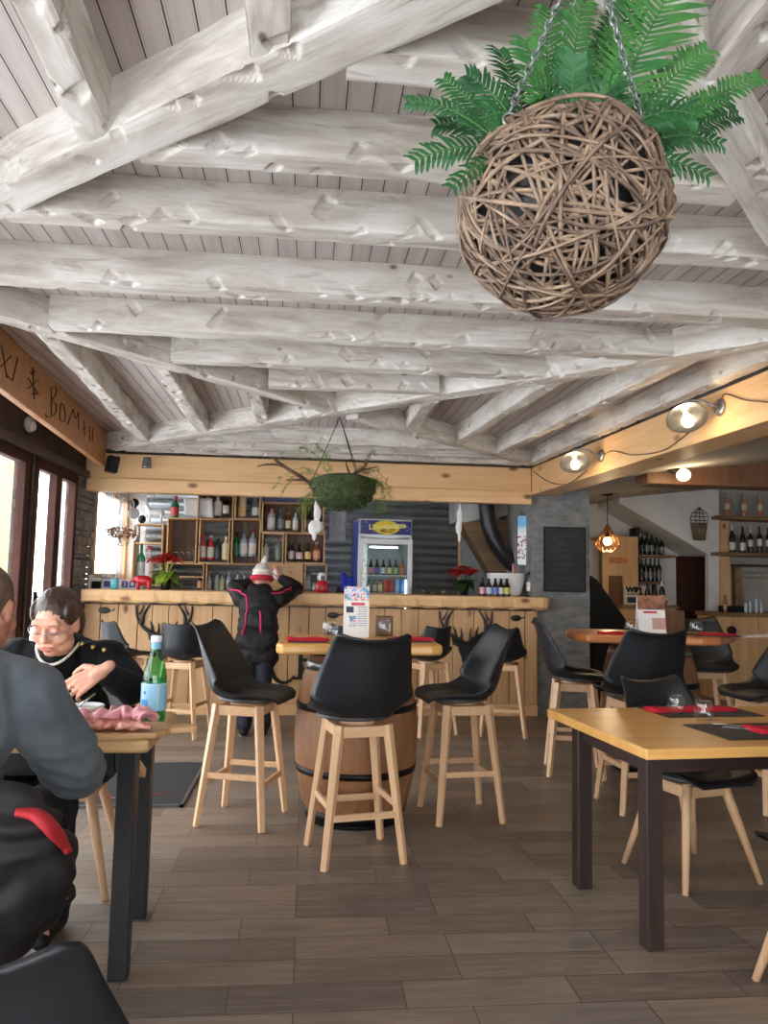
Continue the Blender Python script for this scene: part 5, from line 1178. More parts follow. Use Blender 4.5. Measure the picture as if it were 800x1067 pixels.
# ------------------------------------------------------------------ far room
YG = 9.25
wc = thing('wine_cabinet', 'tall wooden cabinet side with a little wooden plaque behind the pendant lamp', 'cabinet', (P(628, 600, 9.3).x, 9.3, 0)); x1 = P(665, 600, 9.3).x-wc.location.x; zt2 = P(650, 559, 9.3).z
MB().span(0, x1, 0, .05, 0, zt2).span(x1-.04, x1, .05, .45, 0, zt2).span(0, x1, .05, .45, zt2-.03, zt2).build('side_panel', MT['pine_z'], wc, bevel=.004)
MB().prism(rrect(.24, .08, .035), .015, 0, T(x1*.42, -.016, P(645, 584, 9.3).z)).build('plaque', MT['topred'], wc)
a, b = P(635, 660, 9.28), P(648, 600, 9.28); MB().span(a.x-wc.location.x, b.x-wc.location.x, -.03, 0, .5, b.z).build('dark_niche', MT['crate_back'], wc)
for x, n in ((658, 'left'), (663, 'right')): bottle('wine', (P(x, 559, 9.4).x, 9.4, zt2), .11, .022, blk, None, blk, '%s of two small dark bottles on top of the wooden cabinet' % n, 'bottles on the cabinet')
RKX0, RKX1 = P(666, 600, 9.5).x, P(691, 600, 9.5).x; rk = thing('wine_rack', 'dark shelves of wine bottles under the sloping stair wall', 'shelf', (0, 9.5, 0)); m = MB(); zs = [P(680, y, 9.5).z for y in (578, 606, 632)]
RKZ = zs
for k, z in enumerate(zs):
    MB().span(RKX0, P((704, 692, 696)[k], 600, 9.5).x, 0, .35, z-.03, z).build('shelf', MT['stair_wood'] if k < 2 else MT['pine_x'], rk)
MB().span(RKX0, RKX0+.03, .05, .35, 0, zs[0]+.35).span(RKX1-.02, RKX1, .2, .35, 0, zs[1]).build('upright', MT['dark_wood'], rk)
for lv, (y, xs) in enumerate(((578, (669, 674, 679, 684, 689.5)), (606, (668.5, 673, 677.5, 682, 686.5)))):
    for k, x in enumerate(xs): bottle('wine', (P(x, y, 9.6).x, 9.6, zs[lv]), .30 if lv or k < 3 else .24, .03, blk if k % 2 else dkg, C(120, 120, 122) if k % 3 else C(70, 74, 90), blk, 'dark wine bottle, %s from left on the %s rack shelf' % (ORD[k], ('upper', 'lower')[lv]), 'wine bottles on the rack', band=(.16, .42))
dk0, dk1 = P(648, 640, 9.0), P(700, 640, 9.0); ds = thing('wine_desk', 'wooden desk front with bottles below the wine rack', 'desk', (0, 9.0, 0)); zd = P(675, 630.5, 9.0).z
MB().span(dk0.x, dk1.x+.1, 0, .255, zd-.04, zd).build('worktop', MT['stair_wood'], ds, bevel=.006); mm = MB()
for k in range(4): x = dk0.x+(dk1.x-dk0.x)*k/4; mm.span(x+.005, x+(dk1.x-dk0.x)/4, .03, .06, 0, zd-.04)
mm.build('front', MT['pine_z'], ds); [MB().span(a_, a_+.03, .06, .25, 0, zd-.04).build('side_panel', MT['pine_z'], ds) for a_ in (dk0.x, dk1.x-.03)]
wf2 = thing('wifi_sign', 'white sign reading WIFI with a dark lower panel on the wine desk', 'sign', (P(650, 620, 9.1).x, 9.1, zd)); kk = 9.1/F; ww = 26*kk; MB().span(0, ww, 0, .03, 0, 20*kk).build('board', C(196, 184, 164), wf2, bevel=.003)
MB().text('WIFI', .088, .001, T(ww*.42, -.0015, 15.8*kk), bold=.006, sx=1.1).build('lettering', MT['black'], wf2); MB().span(ww*.12, ww*.7, -.002, 0, 10.6*kk, 12.2*kk).build('grey_line', C(130, 128, 124), wf2); MB().span(ww*.14, ww*.84, -.003, 0, 2*kk, 8*kk).build('dark_panel', C(30, 40, 60), wf2)
for k, (x, h, l, kd, n) in enumerate(((667, .20, C(90, 130, 170), 'wine', 'slim bottle with blue label'), (674, .265, wh, 'burg', 'dark bottle with low white label'), (681.5, .235, wh, 'burg', 'dark bottle with wide white label'), (689, .29, wh, 'wine', 'dark bottle with a starry white label and pale top'))):
    bottle(kd, (P(x, 630, 9.08).x, 9.06, zd), h, .036 if k else .026, blk, l, C(230, 226, 214) if k == 3 else blk, n+' on the wine desk', 'bottles on the wine desk', band=(.1, .42))
random.seed(6); m = MB()
for k in range(12): m.ell((random.uniform(-.09, .09), random.uniform(-.03, .03), random.uniform(.01, .06)), random.uniform(.015, .026), 8, 6, mi=k % 3)
o = m.build('wrapped_sweets', [C(214, 70, 80), C(236, 190, 190), C(230, 226, 220)]); o.location = (P(694, 630, 9.0).x, 9.0+.08, zd); tag(o, 'small heap of red and white wrapped sweets on the wine desk', 'sweets', None, 'stuff')
# wall basket
wb = thing('wall_basket', 'bell shaped wire and wood basket hung on the white stair wall', 'basket', P(728, 546, 9.06)); kq = 9.06/F
MB().lathe([(.001, -18*kq), (7.2*kq, -18*kq), (9*kq, -6*kq), (10*kq, 1*kq), (9.4*kq, 1*kq), (8*kq, -6*kq), (6.4*kq, -17*kq)], 20, sy=.28).build('wooden_bowl', pm('worn bentwood', rgb(120, 108, 84), rgb(92, 80, 60), 12, rough=.7), wb)
m = MB()
for s in (-1, -.5, 0, .5, 1): m.tube(smooth_path([(s*9.6*kq, -.02, 1*kq), (s*9.8*kq, -.02, 8*kq), (s*6*kq, -.02, 14*kq), (0, -.02, 17*kq)], 5), .004, 5)
for z, r in ((4, 9.8), (8, 9.6), (12, 7.4)): m.tube([(r*kq*cos(a), .28*r*kq*sin(a), z*kq) for a in np.linspace(0, 2*pi, 25)[:-1]], .003, 5, closed=True)
m.tube([(.014*cos(a), -.02, 17*kq+.014*sin(a)) for a in np.linspace(0, 2*pi, 12)[:-1]], .004, 5, closed=True); m.build('wire_frame', MT['black'], wb)
# bottle shelves on the right
YS = 8.95
su = thing('bottle_shelves', 'wooden wall shelves with uprights holding wine bottles at the right', 'shelf', (0, YS, 0)); X0, X1 = P(748, 560, YS).x, P(830, 560, YS).x
zA, zB_, zD = P(770, 537.5, YS).z, P(770, 575.5, YS).z, P(770, 639, YS).z
for z, x in ((zA, X0), (zB_, X0-.02)): MB().span(x, X1, 0, .3, z-.045, z).build('shelf', MT['stair_wood'], su, bevel=.006)
MB().span(P(756, 600, YS).x, P(770, 600, YS).x, .19, .3, zD, zA-.045).build('upright', MT['pine_z'], su, bevel=.004); MB().span(P(822, 600, YS).x, P(830, 600, YS).x, .1, .3, zD, zA-.045).build('upright', MT['pine_z'], su, bevel=.004); MB().span(P(777, 600, YS).x, P(783, 600, YS).x, .24, .3, zD, P(780, 590, YS).z).build('upright', MT['stair_wood'], su)
MB().span(P(775, 580, YS).x, X1, .02, .3, P(780, 588, YS).z-.02, P(780, 588, YS).z).build('glass_rack', MT['dark_wood'], su)
for k, x in enumerate((758, 775, 792)): bottle('wine', (P(x, 537, YS+.12).x, YS+.12, zA), .285, .031, C(196, 120, 90, .2), C(214, 196, 176), C(196, 150, 130), 'rose wine bottle, %s from left on the top right shelf' % ORD[k], 'rose bottles on the top shelf', band=(.46, .66) if 0 else (.30, .56))
for k, (x, r, kd) in enumerate(((763, .040, 'burg'), (774, .038, 'burg'), (782, .031, 'wine'), (791.5, .032, 'wine'), (800.5, .032, 'wine'))): bottle(kd, (P(x, 575, YS+.12).x, YS+.12, zB_), .335-.012*(k % 3), r, blk, C(206, 204, 198), C(200, 196, 190) if k in (0, 2) else blk, 'dark wine bottle, %s from left on the middle right shelf' % ORD[k], 'dark wine bottles on the middle shelf', band=(.10, .38) if k < 2 else (.26, .52))
for k, x in enumerate((779, 785, 791, 797)):
    o = MB().lathe([(.032, .0), (.036, -.04), (.03, -.075), (.006, -.085), (.005, -.14), (.03, -.145)] if 0 else [(.03, 0), (.004, .004), (.004, .06), (.03, .075), (.036, .11), (.03, .15), (.028, .15), (.034, .11), (.028, .078), (.001, .066)], 14, M=T(rx=pi)).build('wine_glass', MT['glass']); o.location = (P(x, 580, YS+.1).x, YS+.12, P(780, 588, YS).z+.0-.022); tag(o, 'upside down wine glass, %s from left in the hanging rack' % ORD[k], 'glass', 'wine glasses in the hanging rack')
co = thing('service_counter', 'wooden service counter under the bottle shelves at the right edge', 'counter', (0, 8.5, 0)); c0, c1 = P(749, 640, 8.5).x, P(835, 640, 8.5).x; zc = P(770, 638.5, 8.5).z
MB().span(c0-.02, c1, 0, .52, zc-.05, zc).build('worktop', MT['stair_wood'], co, bevel=.006); m = MB()
for k in range(4): x = c0+(c1-c0)*k/4; m.span(x+.004, x+(c1-c0)/4, .04, .07, 0, zc-.05)
m.span(c0, c0+.04, .07, .5, 0, zc-.05); m.build('front', MT['pine_z'], co); MB().lathe([(.001, 0), (.04, 0), (.05, .05), (.03, .09), (.001, .1)], 14, M=T(c0+.14, .02, zc-.2, 0, pi/2)).build('bottle_opener', MT['black'], co)
bottle('wine', (P(755.5, 637, 8.6).x, 8.6, zc), .20, .022, C(110, 74, 54, .2), C(170, 130, 110), blk, 'slim brown bottle at the left end of the service counter')
o = MB().span(-.15, .15, -.1, .1, 0, .07).build('black_tray', MT['black'], bevel=.01); o.location = (P(766, 637, 8.7).x, 8.72, zc); tag(o, 'black box tray on the service counter', 'tray')
for k, x in enumerate((777, 781.5, 788, 793)): bottle('jar', (P(x, 638, 8.6).x, 8.6, zc), (.12, .14, .17, .13)[k], .02, ltb, None, MT['silver'], 'glass cruet, %s from left on the service counter' % ORD[k], 'cruets on the service counter', name='cruet', cat='cruet')
# cloth draped behind, dark bench under the far table is left to the setting
# ------------------------------------------------------------------ on the left table
ZL = .7505
def onl(x, y): q = PZ(x, y, ZL); return Vector((q.x, q.y, ZL))
wbp = onl(159, 753); wt = thing('water_bottle', 'green sparkling water bottle with a light blue label on the left table', 'bottle', (wbp.x, wbp.y, ZL)); hB = (wbp.y)*86/F; rB = 12.4*wbp.y/F
MB().lathe([(.001, .006), (rB*.6, .0), (rB*.92, .004), (rB, .02), (rB*.97, .045), (rB, .06), (rB, hB*.46), (rB*.97, hB*.52), (rB*.82, hB*.62), (rB*.55, hB*.76), (rB*.40, hB*.85), (rB*.38, hB*.92), (rB*.36, hB*.93), (rB*.36, hB*.93), (.001, hB*.93)], 32).build('glass_body', G(86, 196, 120), wt)
MB().lathe([(.001, .012), (rB*.88, .012), (rB*.9, .05), (rB*.93, hB*.50), (.001, hB*.50)], 24).build('water', G(170, 226, 190), wt)
MB().lathe([(rB*1.008, hB*.15), (rB*1.012, hB*.16), (rB*1.012, hB*.45), (rB*1.008, hB*.46)], 32).build('label', pm('pale blue label', rgb(120, 184, 218), rgb(150, 200, 226), 8, rough=.45), wt); m = MB()
for a in (-2.35, -1.05): m.lathe([(.001, 0)], 3) if 0 else m.tube([(rB*1.014*cos(a), rB*1.014*sin(a), hB*.17), (rB*1.014*cos(a), rB*1.014*sin(a), hB*.44)], .001, 5)
m.lathe([(rB*1.014, hB*.445), (rB*1.015, hB*.452)], 32); m.build('label_edge', MT['white'], wt)
R_ = lambda a: T(0, 0, hB*.32) @ Matrix.Rotation(a, 4, 'Z') @ Matrix.Translation((0, -rB*1.016, 0))
MB().span(-.012, .012, -.0005, .0005, -.05, -.012, 0, R_(-.62)).build('label_panel', C(70, 140, 214), wt); MB().prism([(.009*cos(a)*s, .009*sin(a)*s) for k in range(10) for a, s in [(pi/2-k*pi/5, 1 if k % 2 == 0 else .42)]], .0006, 0, R_(-.6) @ T(0, 0, .012)).build('star', C(60, 100, 170), wt)
MB().lathe([(rB*.40, hB*.845), (rB*.41, hB*.85), (rB*.40, hB*.92), (rB*.38, hB*.925)], 24).build('neck_label', C(130, 186, 214), wt); MB().lathe([(rB*.42, hB*.925), (rB*.44, hB*.93), (rB*.44, hB*.985), (rB*.38, hB), (.001, hB)], 24).build('cap', MT['white'], wt)
q = onl(100, 771); bo = thing('serving_board', 'wooden paddle serving board carrying the ham slices', 'board', (q.x+.045, q.y+.10, ZL), radians(10)); poly = [(-.19, -.10), (-.17, -.115), (.12, -.105), (.15, -.075), (.165, -.035), (.245, -.03), (.255, -.02), (.255, .02), (.245, .03), (.165, .035), (.15, .075), (.12, .10), (-.17, .11), (-.19, .10)]
n = len(poly); MB().add([(x, y, 0) for x, y in poly]+[(x, y, .02) for x, y in poly], [tuple(range(n-1, -1, -1)), tuple(range(n, 2*n))]+[(i, (i+1) % n, (i+1) % n+n, i+n) for i in range(n)], 0, None, False).build('paddle', MT['crate'], bo, bevel=.005)
ham = pm('cooked ham', rgb(232, 174, 178), rgb(214, 140, 150), 16, rough=.45, spec=.5); ham2 = pm('cured ham', rgb(176, 76, 72), rgb(226, 170, 150), 22, rough=.4, spec=.5)
def slice_(label, loc, rz, L, W, rad, m, ph, name='ham_slice'):
    """thin slice rolled on itself with ruffles"""
    def fn(u, v):
        a = -.6+5.0*v; r = rad*(1-.08*v)+.004*sin(u*11+ph)+.003*sin(u*23+v*6)
        return (L*(u-.5)+.006*sin(v*7+ph), r*cos(a)*W+.006*sin(u*17+v*4), rad+.002+r*sin(a)*(.7+.35*sin(u*14+ph+v*2)))
    o = MB().sheet(fn, 26, 22, .0022).build(name, m); o.location = loc; o.rotation_euler.z = rz; return tag(o, label, 'ham', 'ham slices on the serving board')
b0 = Vector((bo.location.x, bo.location.y, ZL+.0205))
slice_('folded pale pink ham slice, left one on the serving board', b0+Vector((-.06, .0, .012)), .25, .13, 1.2, .024, ham, 0)
slice_('folded pale pink ham slice, middle one on the serving board', b0+Vector((.03, .015, .014)), -.15, .12, 1.15, .027, ham, 2)
slice_('rolled ham slice with its open end to the right on the serving board', b0+Vector((.085, -.01, .010)), -1.1, .10, 1.1, .026, ham, 4)
slice_('dark cured ham slice at the front left of the serving board', b0+Vector((-.08, -.07, 0)), .3, .15, 1.3, .017, ham2, 1)
slice_('dark cured ham slice at the front right of the serving board', b0+Vector((.04, -.065, 0)), -.1, .16, 1.4, .015, ham2, 3)
slice_('dark cured ham slice under the rolled ones on the serving board', b0+Vector((-.02, -.03, 0)), .1, .2, 1.3, .014, ham2, 5)
q = onl(86, 752); bw = thing('soup_bowl', 'beige ramekin with a white rim beside the ham', 'bowl', (q.x+.01, q.y-.015, ZL)); MB().lathe([(.001, 0), (.05, 0), (.056, .008), (.061, .05), (.001, .05)], 28).build('outside', C(190, 172, 156), bw); MB().lathe([(.061, .048), (.066, .056), (.064, .062), (.057, .062), (.05, .03), (.001, .02)], 28).build('white_rim', MT['white'], bw)
o = MB().lathe([(.001, .03), (.052, .032), (.001, .034)], 20).build('soup', C(206, 176, 120), bw)
MB().tube([(-.03, .0, .04), (-.01, .0, .068), (.03, .01, .10)], [.006, .004, .004], 6).build('spoon', MT['steel'], bw)
q = onl(112, 745); o = MB().sheet(lambda u, v: (.06*(u-.5), .05*(v-.5), .004+.02*abs(sin(u*3))*(1-v*.5)), 10, 8, .003).build('paper_napkin', MT['paper']); o.location = q; tag(o, 'white scrap of napkin behind the ham', 'napkin')
q = onl(139, 743); o = MB().ell((0, 0, .014), (.04, .025, .014), 16, 8).build('black_pouch', MT['black']); o.location = q; tag(o, 'small black pouch beside the water bottle', 'pouch')
q = onl(88, 768); kn = thing('table_knife', 'knife with a blue grey handle in front of the bowl', 'cutlery', (q.x-.09, q.y-.02, ZL), radians(28)); MB().tube([(0, 0, .008), (-.1, 0, .008)], .007, 8).build('handle', C(70, 84, 110), kn); MB().bar((0, 0, .008), (.09, 0, .006), .016, .002, .006, .001).build('blade', MT['steel'], kn)
q = onl(62, 768); o = MB().lathe([(.001, 0), (.07, 0), (.11, .012), (.113, .016), (.07, .006), (.001, .005)], 32).build('plate', MT['white']); o.location = (q.x-.15, q.y+.10, ZL); tag(o, 'white plate in front of the woman, mostly hidden', 'plate')
# ------------------------------------------------------------------ people
def hand_mb(m, wrist, dirv, palm_n, s=1.0, side=1, curl=(.5, .6, .7, .8), thumb=.5):
    """palm and five separate bent fingers; palm_n points out of the palm, side=+1 puts the thumb on +cross(dir, palm_n)"""
    d = Vector(dirv).normalized(); n = Vector(palm_n); n = (n-d*n.dot(d)).normalized(); t = d.cross(n).normalized()*side; w = Vector(wrist)
    pl = .088*s
    for k, o in enumerate((.030, .010, -.010, -.029)): m.cap(w+d*.012*s+t*o*.55*s, w+d*pl*(1-.05*abs(k-1))+t*o*s, .0135*s, .0115*s, 10)
    m.cap(w-d*.03*s, w+d*.02*s, .026*s, .024*s, 12, 0, .8)
    Ls = ((.044, .026, .021), (.048, .030, .022), (.044, .028, .021), (.034, .020, .018))
    for k, o in enumerate((.031, .0105, -.0105, -.030)):
        p = w+d*pl*(1-.05*abs(k-1))+t*o*s; a = 0.0; r = .0092*s*(1 if k < 3 else .88); sp = t*(o*1.6)
        for j, L in enumerate(Ls[k]):
            a += curl[k]*(.75, 1.0, .7)[j]; v = (d*cos(a)+n*sin(a)+sp).normalized(); q = p+v*L*s; m.cap(p, q, r, r*.93, 9); p = q; r *= .93
    p = w+d*.018*s+t*.026*s; v1 = (d*.62+t*.7+n*(.25+.3*thumb)).normalized(); q = p+v1*.040*s; m.cap(p, q, .0145*s, .0115*s, 10)
    v2 = (d*.9+t*.22+n*(.3+.5*thumb)).normalized(); q2 = q+v2*.030*s; m.cap(q, q2, .0112*s, .010*s, 9); v3 = (d*.95-t*.1*thumb+n*(.3+.4*thumb)).normalized(); m.cap(q2, q2+v3*.022*s, .0100*s, .0088*s, 9)
def head_M(c, fwd, up=(0, 0, 1)):
    f = Vector(fwd).normalized(); u = Vector(up); u = (u-f*u.dot(f)).normalized(); r = f.cross(u)
    return Matrix(((r.x, f.x, u.x, c[0]), (r.y, f.y, u.y, c[1]), (r.z, f.z, u.z, c[2]), (0, 0, 0, 1)))
def head_mb(m, M, s=1.0):
    p = lambda *a: M @ (Vector(a)*s); R = M.to_3x3()
    e = lambda c, r, nu=18, nv=12: m.ell(p(*c), tuple(x*s for x in r), nu, nv, 0, None, R)
    e((0, -.018, .034), (.073, .093, .086)); e((0, .020, -.024), (.068, .068, .078)); e((0, .056, -.082), (.030, .027, .022)); e((.034, .018, -.066), (.034, .047, .032)); e((-.034, .018, -.066), (.034, .047, .032))
    m.cap(p(-.038, .072, .036), p(.038, .072, .036), .016*s, .016*s)                        # brow
    m.cap(p(0, .083, .020), p(0, .101, -.022), .008*s, .0115*s); e((.011, .090, -.026), (.0085, .011, .008)); e((-.011, .090, -.026), (.0085, .011, .008))   # nose
    for a in (-1, 1):
        e((a*.040, .055, -.022), (.030, .028, .028)); e((a*.032, .073, .009), (.0165, .0145, .0115))          # cheek, closed lid
        e((a*.075, -.006, -.004), (.010, .020, .031)); m.cap(p(a*.080, -.016, .02), p(a*.082, -.010, -.02), .006*s, .005*s)
    m.cap(p(-.019, .082, -.053), p(.019, .082, -.053), .0065*s, .0065*s); m.cap(p(-.016, .083, -.0645), p(.016, .083, -.0645), .0075*s, .0075*s)
def limb(m, pts, rs):
    for (a, b), (r0, r1) in zip(zip(pts, pts[1:]), zip(rs, rs[1:])): m.cap(a, b, r0, r1, 16)
V = Vector
def foldn(sc, am, st=(1, 1, 1)):
    return lambda p: am*(noise.noise((p.x*sc*st[0], p.y*sc*st[1], p.z*sc*st[2]))+.5*noise.noise((p.x*sc*2.3*st[0], p.y*sc*2.3*st[1], p.z*sc*2.3*st[2])))

# --- woman in black at the far side of the left table
wo = thing('person', 'woman in black sweater with glasses and pearl necklace, eating at the left table', 'person', (0, 0, 0))
hw = V((-.952, 3.10, 1.082)); hf = V((-.16, -1, -.42)); MW = head_M(hw, hf, (.02, 0, 1))
pel = V((-.96, 3.36, .595)); wai = V((-.96, 3.35, .70)); che = V((-.962, 3.29, .885)); nk = V((-.964, 3.20, .985))
shL, shR = V((-.785, 3.24, .945)), V((-1.14, 3.27, .945))           # her left is on our right
elL, haL = V((-.665, 3.165, .832)), V((-.748, 2.985, .918))
elR, haR = V((-1.24, 3.18, .83)), V((-1.08, 2.96, .84))
kn_ = [(V((-.86, 2.92, .50)), V((-.86, 2.98, .10))), (V((-1.06, 2.92, .50)), V((-1.06, 2.98, .10)))]
b = MB(); head_mb(b, MW, 1.02); b.cap(nk+V((0, .02, -.02)), hw+V((.0, .035, -.075)), .056, .052, 16)
b.ell(che, (.135, .09, .13)); b.ell(wai, (.13, .10, .13)); b.ell(pel, (.16, .12, .11)); b.cap(nk, che, .06, .11)
limb(b, [shL, elL, haL], [.045, .038, .026]); limb(b, [shR, elR, haR], [.045, .038, .026])
hand_mb(b, haL, (-.80, -.12, -.52), (-.35, .72, -.55), 1.05, -1, (.22, .42, .58, .7), .5); hand_mb(b, haR, (.5, -.6, -.1), (.1, 0, -1), .95, 1)
for (k, f), sx in zip(kn_, (.07, -.07)):
    limb(b, [pel+V((sx, -.02, -.03)), k, f], [.075, .055, .04]); b.cap(f+V((0, .02, -.06)), f+V((0, -.14, -.065)), .036, .028)
sculpt(b, 'body', MT['skin'], wo, .0042, 5)
c = MB(); c.ell(che, (.175, .125, .15)); c.ell(che+V((0, -.06, -.04)), (.145, .09, .09)); c.ell(wai, (.172, .14, .16)); c.ell(pel+V((0, 0, .05)), (.19, .155, .10)); c.cap(shL+V((-.03, 0, -.005)), shR+V((.03, 0, -.005)), .068, .068); c.cap(nk+V((0, .015, .0)), nk+V((0, .005, -.05)), .070, .095)
c.cap(nk+V((0, .012, .005)), nk+V((0, .0, .022)), .066, .064)
limb(c, [shL, elL, elL.lerp(haL, .76)], [.074, .066, .046]); limb(c, [shR, elR, elR.lerp(haR, .85)], [.074, .066, .044])
c.ell(elL+V((.01, .0, -.0)), (.07, .07, .06))
sculpt(c, 'sweater', MT['knit'], wo, .0065, 8, fold=foldn(16, .006))
tr = MB(); tr.ell(pel, (.175, .14, .11))
for (k, f), sx in zip(kn_, (.07, -.07)): limb(tr, [pel+V((sx, -.02, -.03)), k, f+V((0, 0, .0))], [.09, .07, .055])
sculpt(tr, 'trousers', MT['trouser'], wo, .009, 5)
sh = MB()
for k, f in kn_: sh.cap(f+V((0, .03, -.06)), f+V((0, -.15, -.07)), .042, .03); sh.cap(f+V((0, .0, -.02)), f+V((0, .01, -.06)), .05, .045)
sculpt(sh, 'shoes', MT['black'], wo, .008, 3)
def hp(*a): return MW @ (V(a)*1.02)
hr = MB(); RW = MW.to_3x3()
hr.ell(hp(0, -.030, .0455), (.083, .0995, .0915), 20, 14, R=RW); hr.ell(hp(0, -.085, .0), (.070, .045, .07), 18, 12, R=RW)
for a in (-1, 1):
    hr.ell(hp(a*.066, .000, .050), (.020, .048, .048), 14, 10, R=RW); hr.ell(hp(a*.070, -.040, .0), (.018, .045, .055), 14, 10, R=RW)
hr.ell(hp(0, -.115, -.03), (.036, .032, .034), 14, 10, R=RW)
ho = sculpt(hr, 'hair', MT['hair'], wo, .0045, 4, fold=lambda p: .0018*noise.noise((p.x*120, p.y*40, p.z*60)))
# eyes, brows, lips on the face
fe = MB()
for a in (-1, 1): fe.tube(smooth_path([hp(a*.047, .0795, .002), hp(a*.038, .0875, -.001), hp(a*.028, .0885, -.001), hp(a*.019, .086, .002)], 4), .0014, 5)
fe.build('eyelashes', C(50, 34, 28), wo)
fe = MB()
for a in (-1, 1): fe.tube(smooth_path([hp(a*.052, .076, .030), hp(a*.036, .0885, .037), hp(a*.018, .0895, .034)], 4), [.0016, .002, .002, .0026, .0026, .0024, .0026, .0026, .0022], 5, flat=.6)
fe.build('eyebrows', C(96, 66, 48), wo)
fe = MB(); fe.tube(smooth_path([hp(-.022, .083, -.057), hp(-.010, .0895, -.053), hp(0, .0905, -.0545), hp(.010, .0895, -.053), hp(.022, .083, -.057)], 4), .0042, 6, flat=.7); fe.tube(smooth_path([hp(-.020, .083, -.060), hp(0, .0915, -.0655), hp(.020, .083, -.060)], 5), .0046, 6); fe.build('lips', C(190, 104, 98), wo)
gl = MB()
for a in (-1, 1):
    gl.tube([hp(a*(.033)+.022*cos(t)*a, .103-.012*abs(.033+.022*cos(t))/.055, -.001+.0155*sin(t)) for t in np.linspace(0, 2*pi, 23)[:-1]], .0011, 5, closed=True)
    gl.tube(smooth_path([hp(a*.055, .091, .004), hp(a*.078, .055, .006), hp(a*.084, -.01, .008)], 5), .0012, 5)
gl.tube(smooth_path([hp(-.011, .101, .003), hp(0, .106, .006), hp(.011, .101, .003)], 4), .0012, 5)
go = gl.build('glasses', MT['silver'], wo)
ln = MB()
for a in (-1, 1): ln.add([hp(a*.033+.021*cos(t)*a, .103-.012*abs(.033+.021*cos(t))/.055, -.001+.015*sin(t)) for t in np.linspace(0, 2*pi, 23)[:-1]], [tuple(range(22))], 0, None, False)
ln.build('lenses', MT['glass'], go)
pe = MB(); cN = nk+V((0, -.01, .005))
for k in range(30):
    t = pi*1.0+pi*k/29; p = cN+V((.078*cos(t), .085*sin(t)-.005, .020*(1-1)+.012-.075*max(0, -sin(t))**1.5)); pe.ell(p, .0062, 10, 8)
pe.build('pearl_necklace', C(240, 234, 226, .25), wo)
gbm = pm('gold button', rgb(226, 200, 130), rgb(200, 170, 100), 20, rough=.25, metal=.9)
for k in range(3): MB().ell(V((-.868+.042*k, 3.155+.006*k, 1.002-.012*k)), (.010, .009, .010), 12, 8).build('gold_button', gbm, wo)
rg = MB(); fd = V((-.80, -.12, -.52)).normalized(); rg.tube([haL+fd*.115+V((.012*cos(t), 0, .012*sin(t)-.004)) for t in np.linspace(0, 2*pi, 14)[:-1]], .0016, 5, closed=True); rg.build('ring', MT['steel'], wo)

# --- man seen from behind at the near left edge
ma = thing('person', 'man with cropped hair in a grey sweatshirt, seen from behind at the left edge', 'person', (0, 0, 0))
hm = V((-.872, 2.20, 1.17)); MM = head_M(hm, (.10, 1, -.30))
pel = V((-.90, 2.00, .605)); wai = V((-.90, 1.99, .72)); che = V((-.895, 2.04, .925)); nk = V((-.883, 2.12, 1.055))
sR, sL = V((-.695, 2.09, .955)), V((-1.095, 2.09, .955)); eR, wR = V((-.605, 2.20, .75)), V((-.80, 2.47, .865)); eL, wL = V((-1.22, 2.22, .72)), V((-1.1, 2.5, .865))
legs = [(V((-.735, 2.45, .575)), V((-1.02, 2.22, .10))), (V((-1.08, 2.44, .54)), V((-1.10, 2.50, .10)))]
b = MB(); head_mb(b, MM, 1.04); b.cap(nk+V((0, -.02, -.03)), hm+V((0, -.02, -.06)), .062, .060, 16)
b.ell(che, (.16, .10, .15)); b.ell(wai, (.145, .11, .14)); b.ell(pel, (.16, .13, .11)); b.cap(nk, che, .06, .12)
limb(b, [sR, eR, wR], [.055, .045, .03]); limb(b, [sL, eL, wL], [.055, .045, .03]); hand_mb(b, wR, (-.3, .9, -.1), (0, 0, -1), 1.05, -1); hand_mb(b, wL, (.3, .9, -.1), (0, 0, -1), 1.05, 1)
for (k, f), sx in zip(legs, (.09, -.09)): limb(b, [pel+V((sx, 0, -.03)), k, f], [.085, .06, .045]); b.cap(f+V((0, -.03, -.06)), f+V((0, .16, -.065)), .038, .03)
sculpt(b, 'body', MT['skin2'], ma, .005, 5)
c = MB(); c.ell(che+V((0, -.015, 0)), (.205, .135, .19)); c.ell(wai+V((0, 0, 0)), (.19, .145, .19)); c.ell(pel+V((0, -.01, .02)), (.195, .165, .13)); c.cap(sR+V((-.04, 0, 0)), sL+V((.04, 0, 0)), .088, .088); c.cap(nk+V((0, -.01, -.02)), nk+V((0, -.02, -.09)), .080, .13); c.cap(nk+V((.03, -.03, -.035)), sR+V((-.02, -.01, .015)), .075, .085); c.cap(nk+V((-.03, -.03, -.035)), sL+V((.02, -.01, .015)), .075, .085)
limb(c, [sR, eR, eR.lerp(wR, .9)], [.092, .080, .05]); limb(c, [sL, eL, eL.lerp(wL, .9)], [.092, .080, .05])
def mfold(p):
    f = foldn(9, .010, (1, 1, 1.2))(p); d = (p-eR).length
    if d < .17: f += .007*sin((p.z*1.2-p.y*.6+p.x*.5)*105+3*noise.noise(p*9))*(1-d/.17)
    return f
sculpt(c, 'sweatshirt', MT['sweat'], ma, .0065, 8, fold=mfold)
m = MB(); m.tube([nk+V((.070*cos(t), -.008+.072*sin(t), .018+.012*sin(t))) for t in np.linspace(0, 2*pi, 33)[:-1]], .012, 8, closed=True); m.build('collar', MT['sweat'], ma)
tr = MB(); tr.ell(pel, (.185, .16, .12))
for (k, f), sx in zip(legs, (.09, -.09)): limb(tr, [pel+V((sx, 0, -.02)), k, f+V((0, 0, -.03))], [.105, .08, .062])
sculpt(tr, 'trousers', MT['trouser'], ma, .009, 5, fold=foldn(14, .005))
sh = MB()
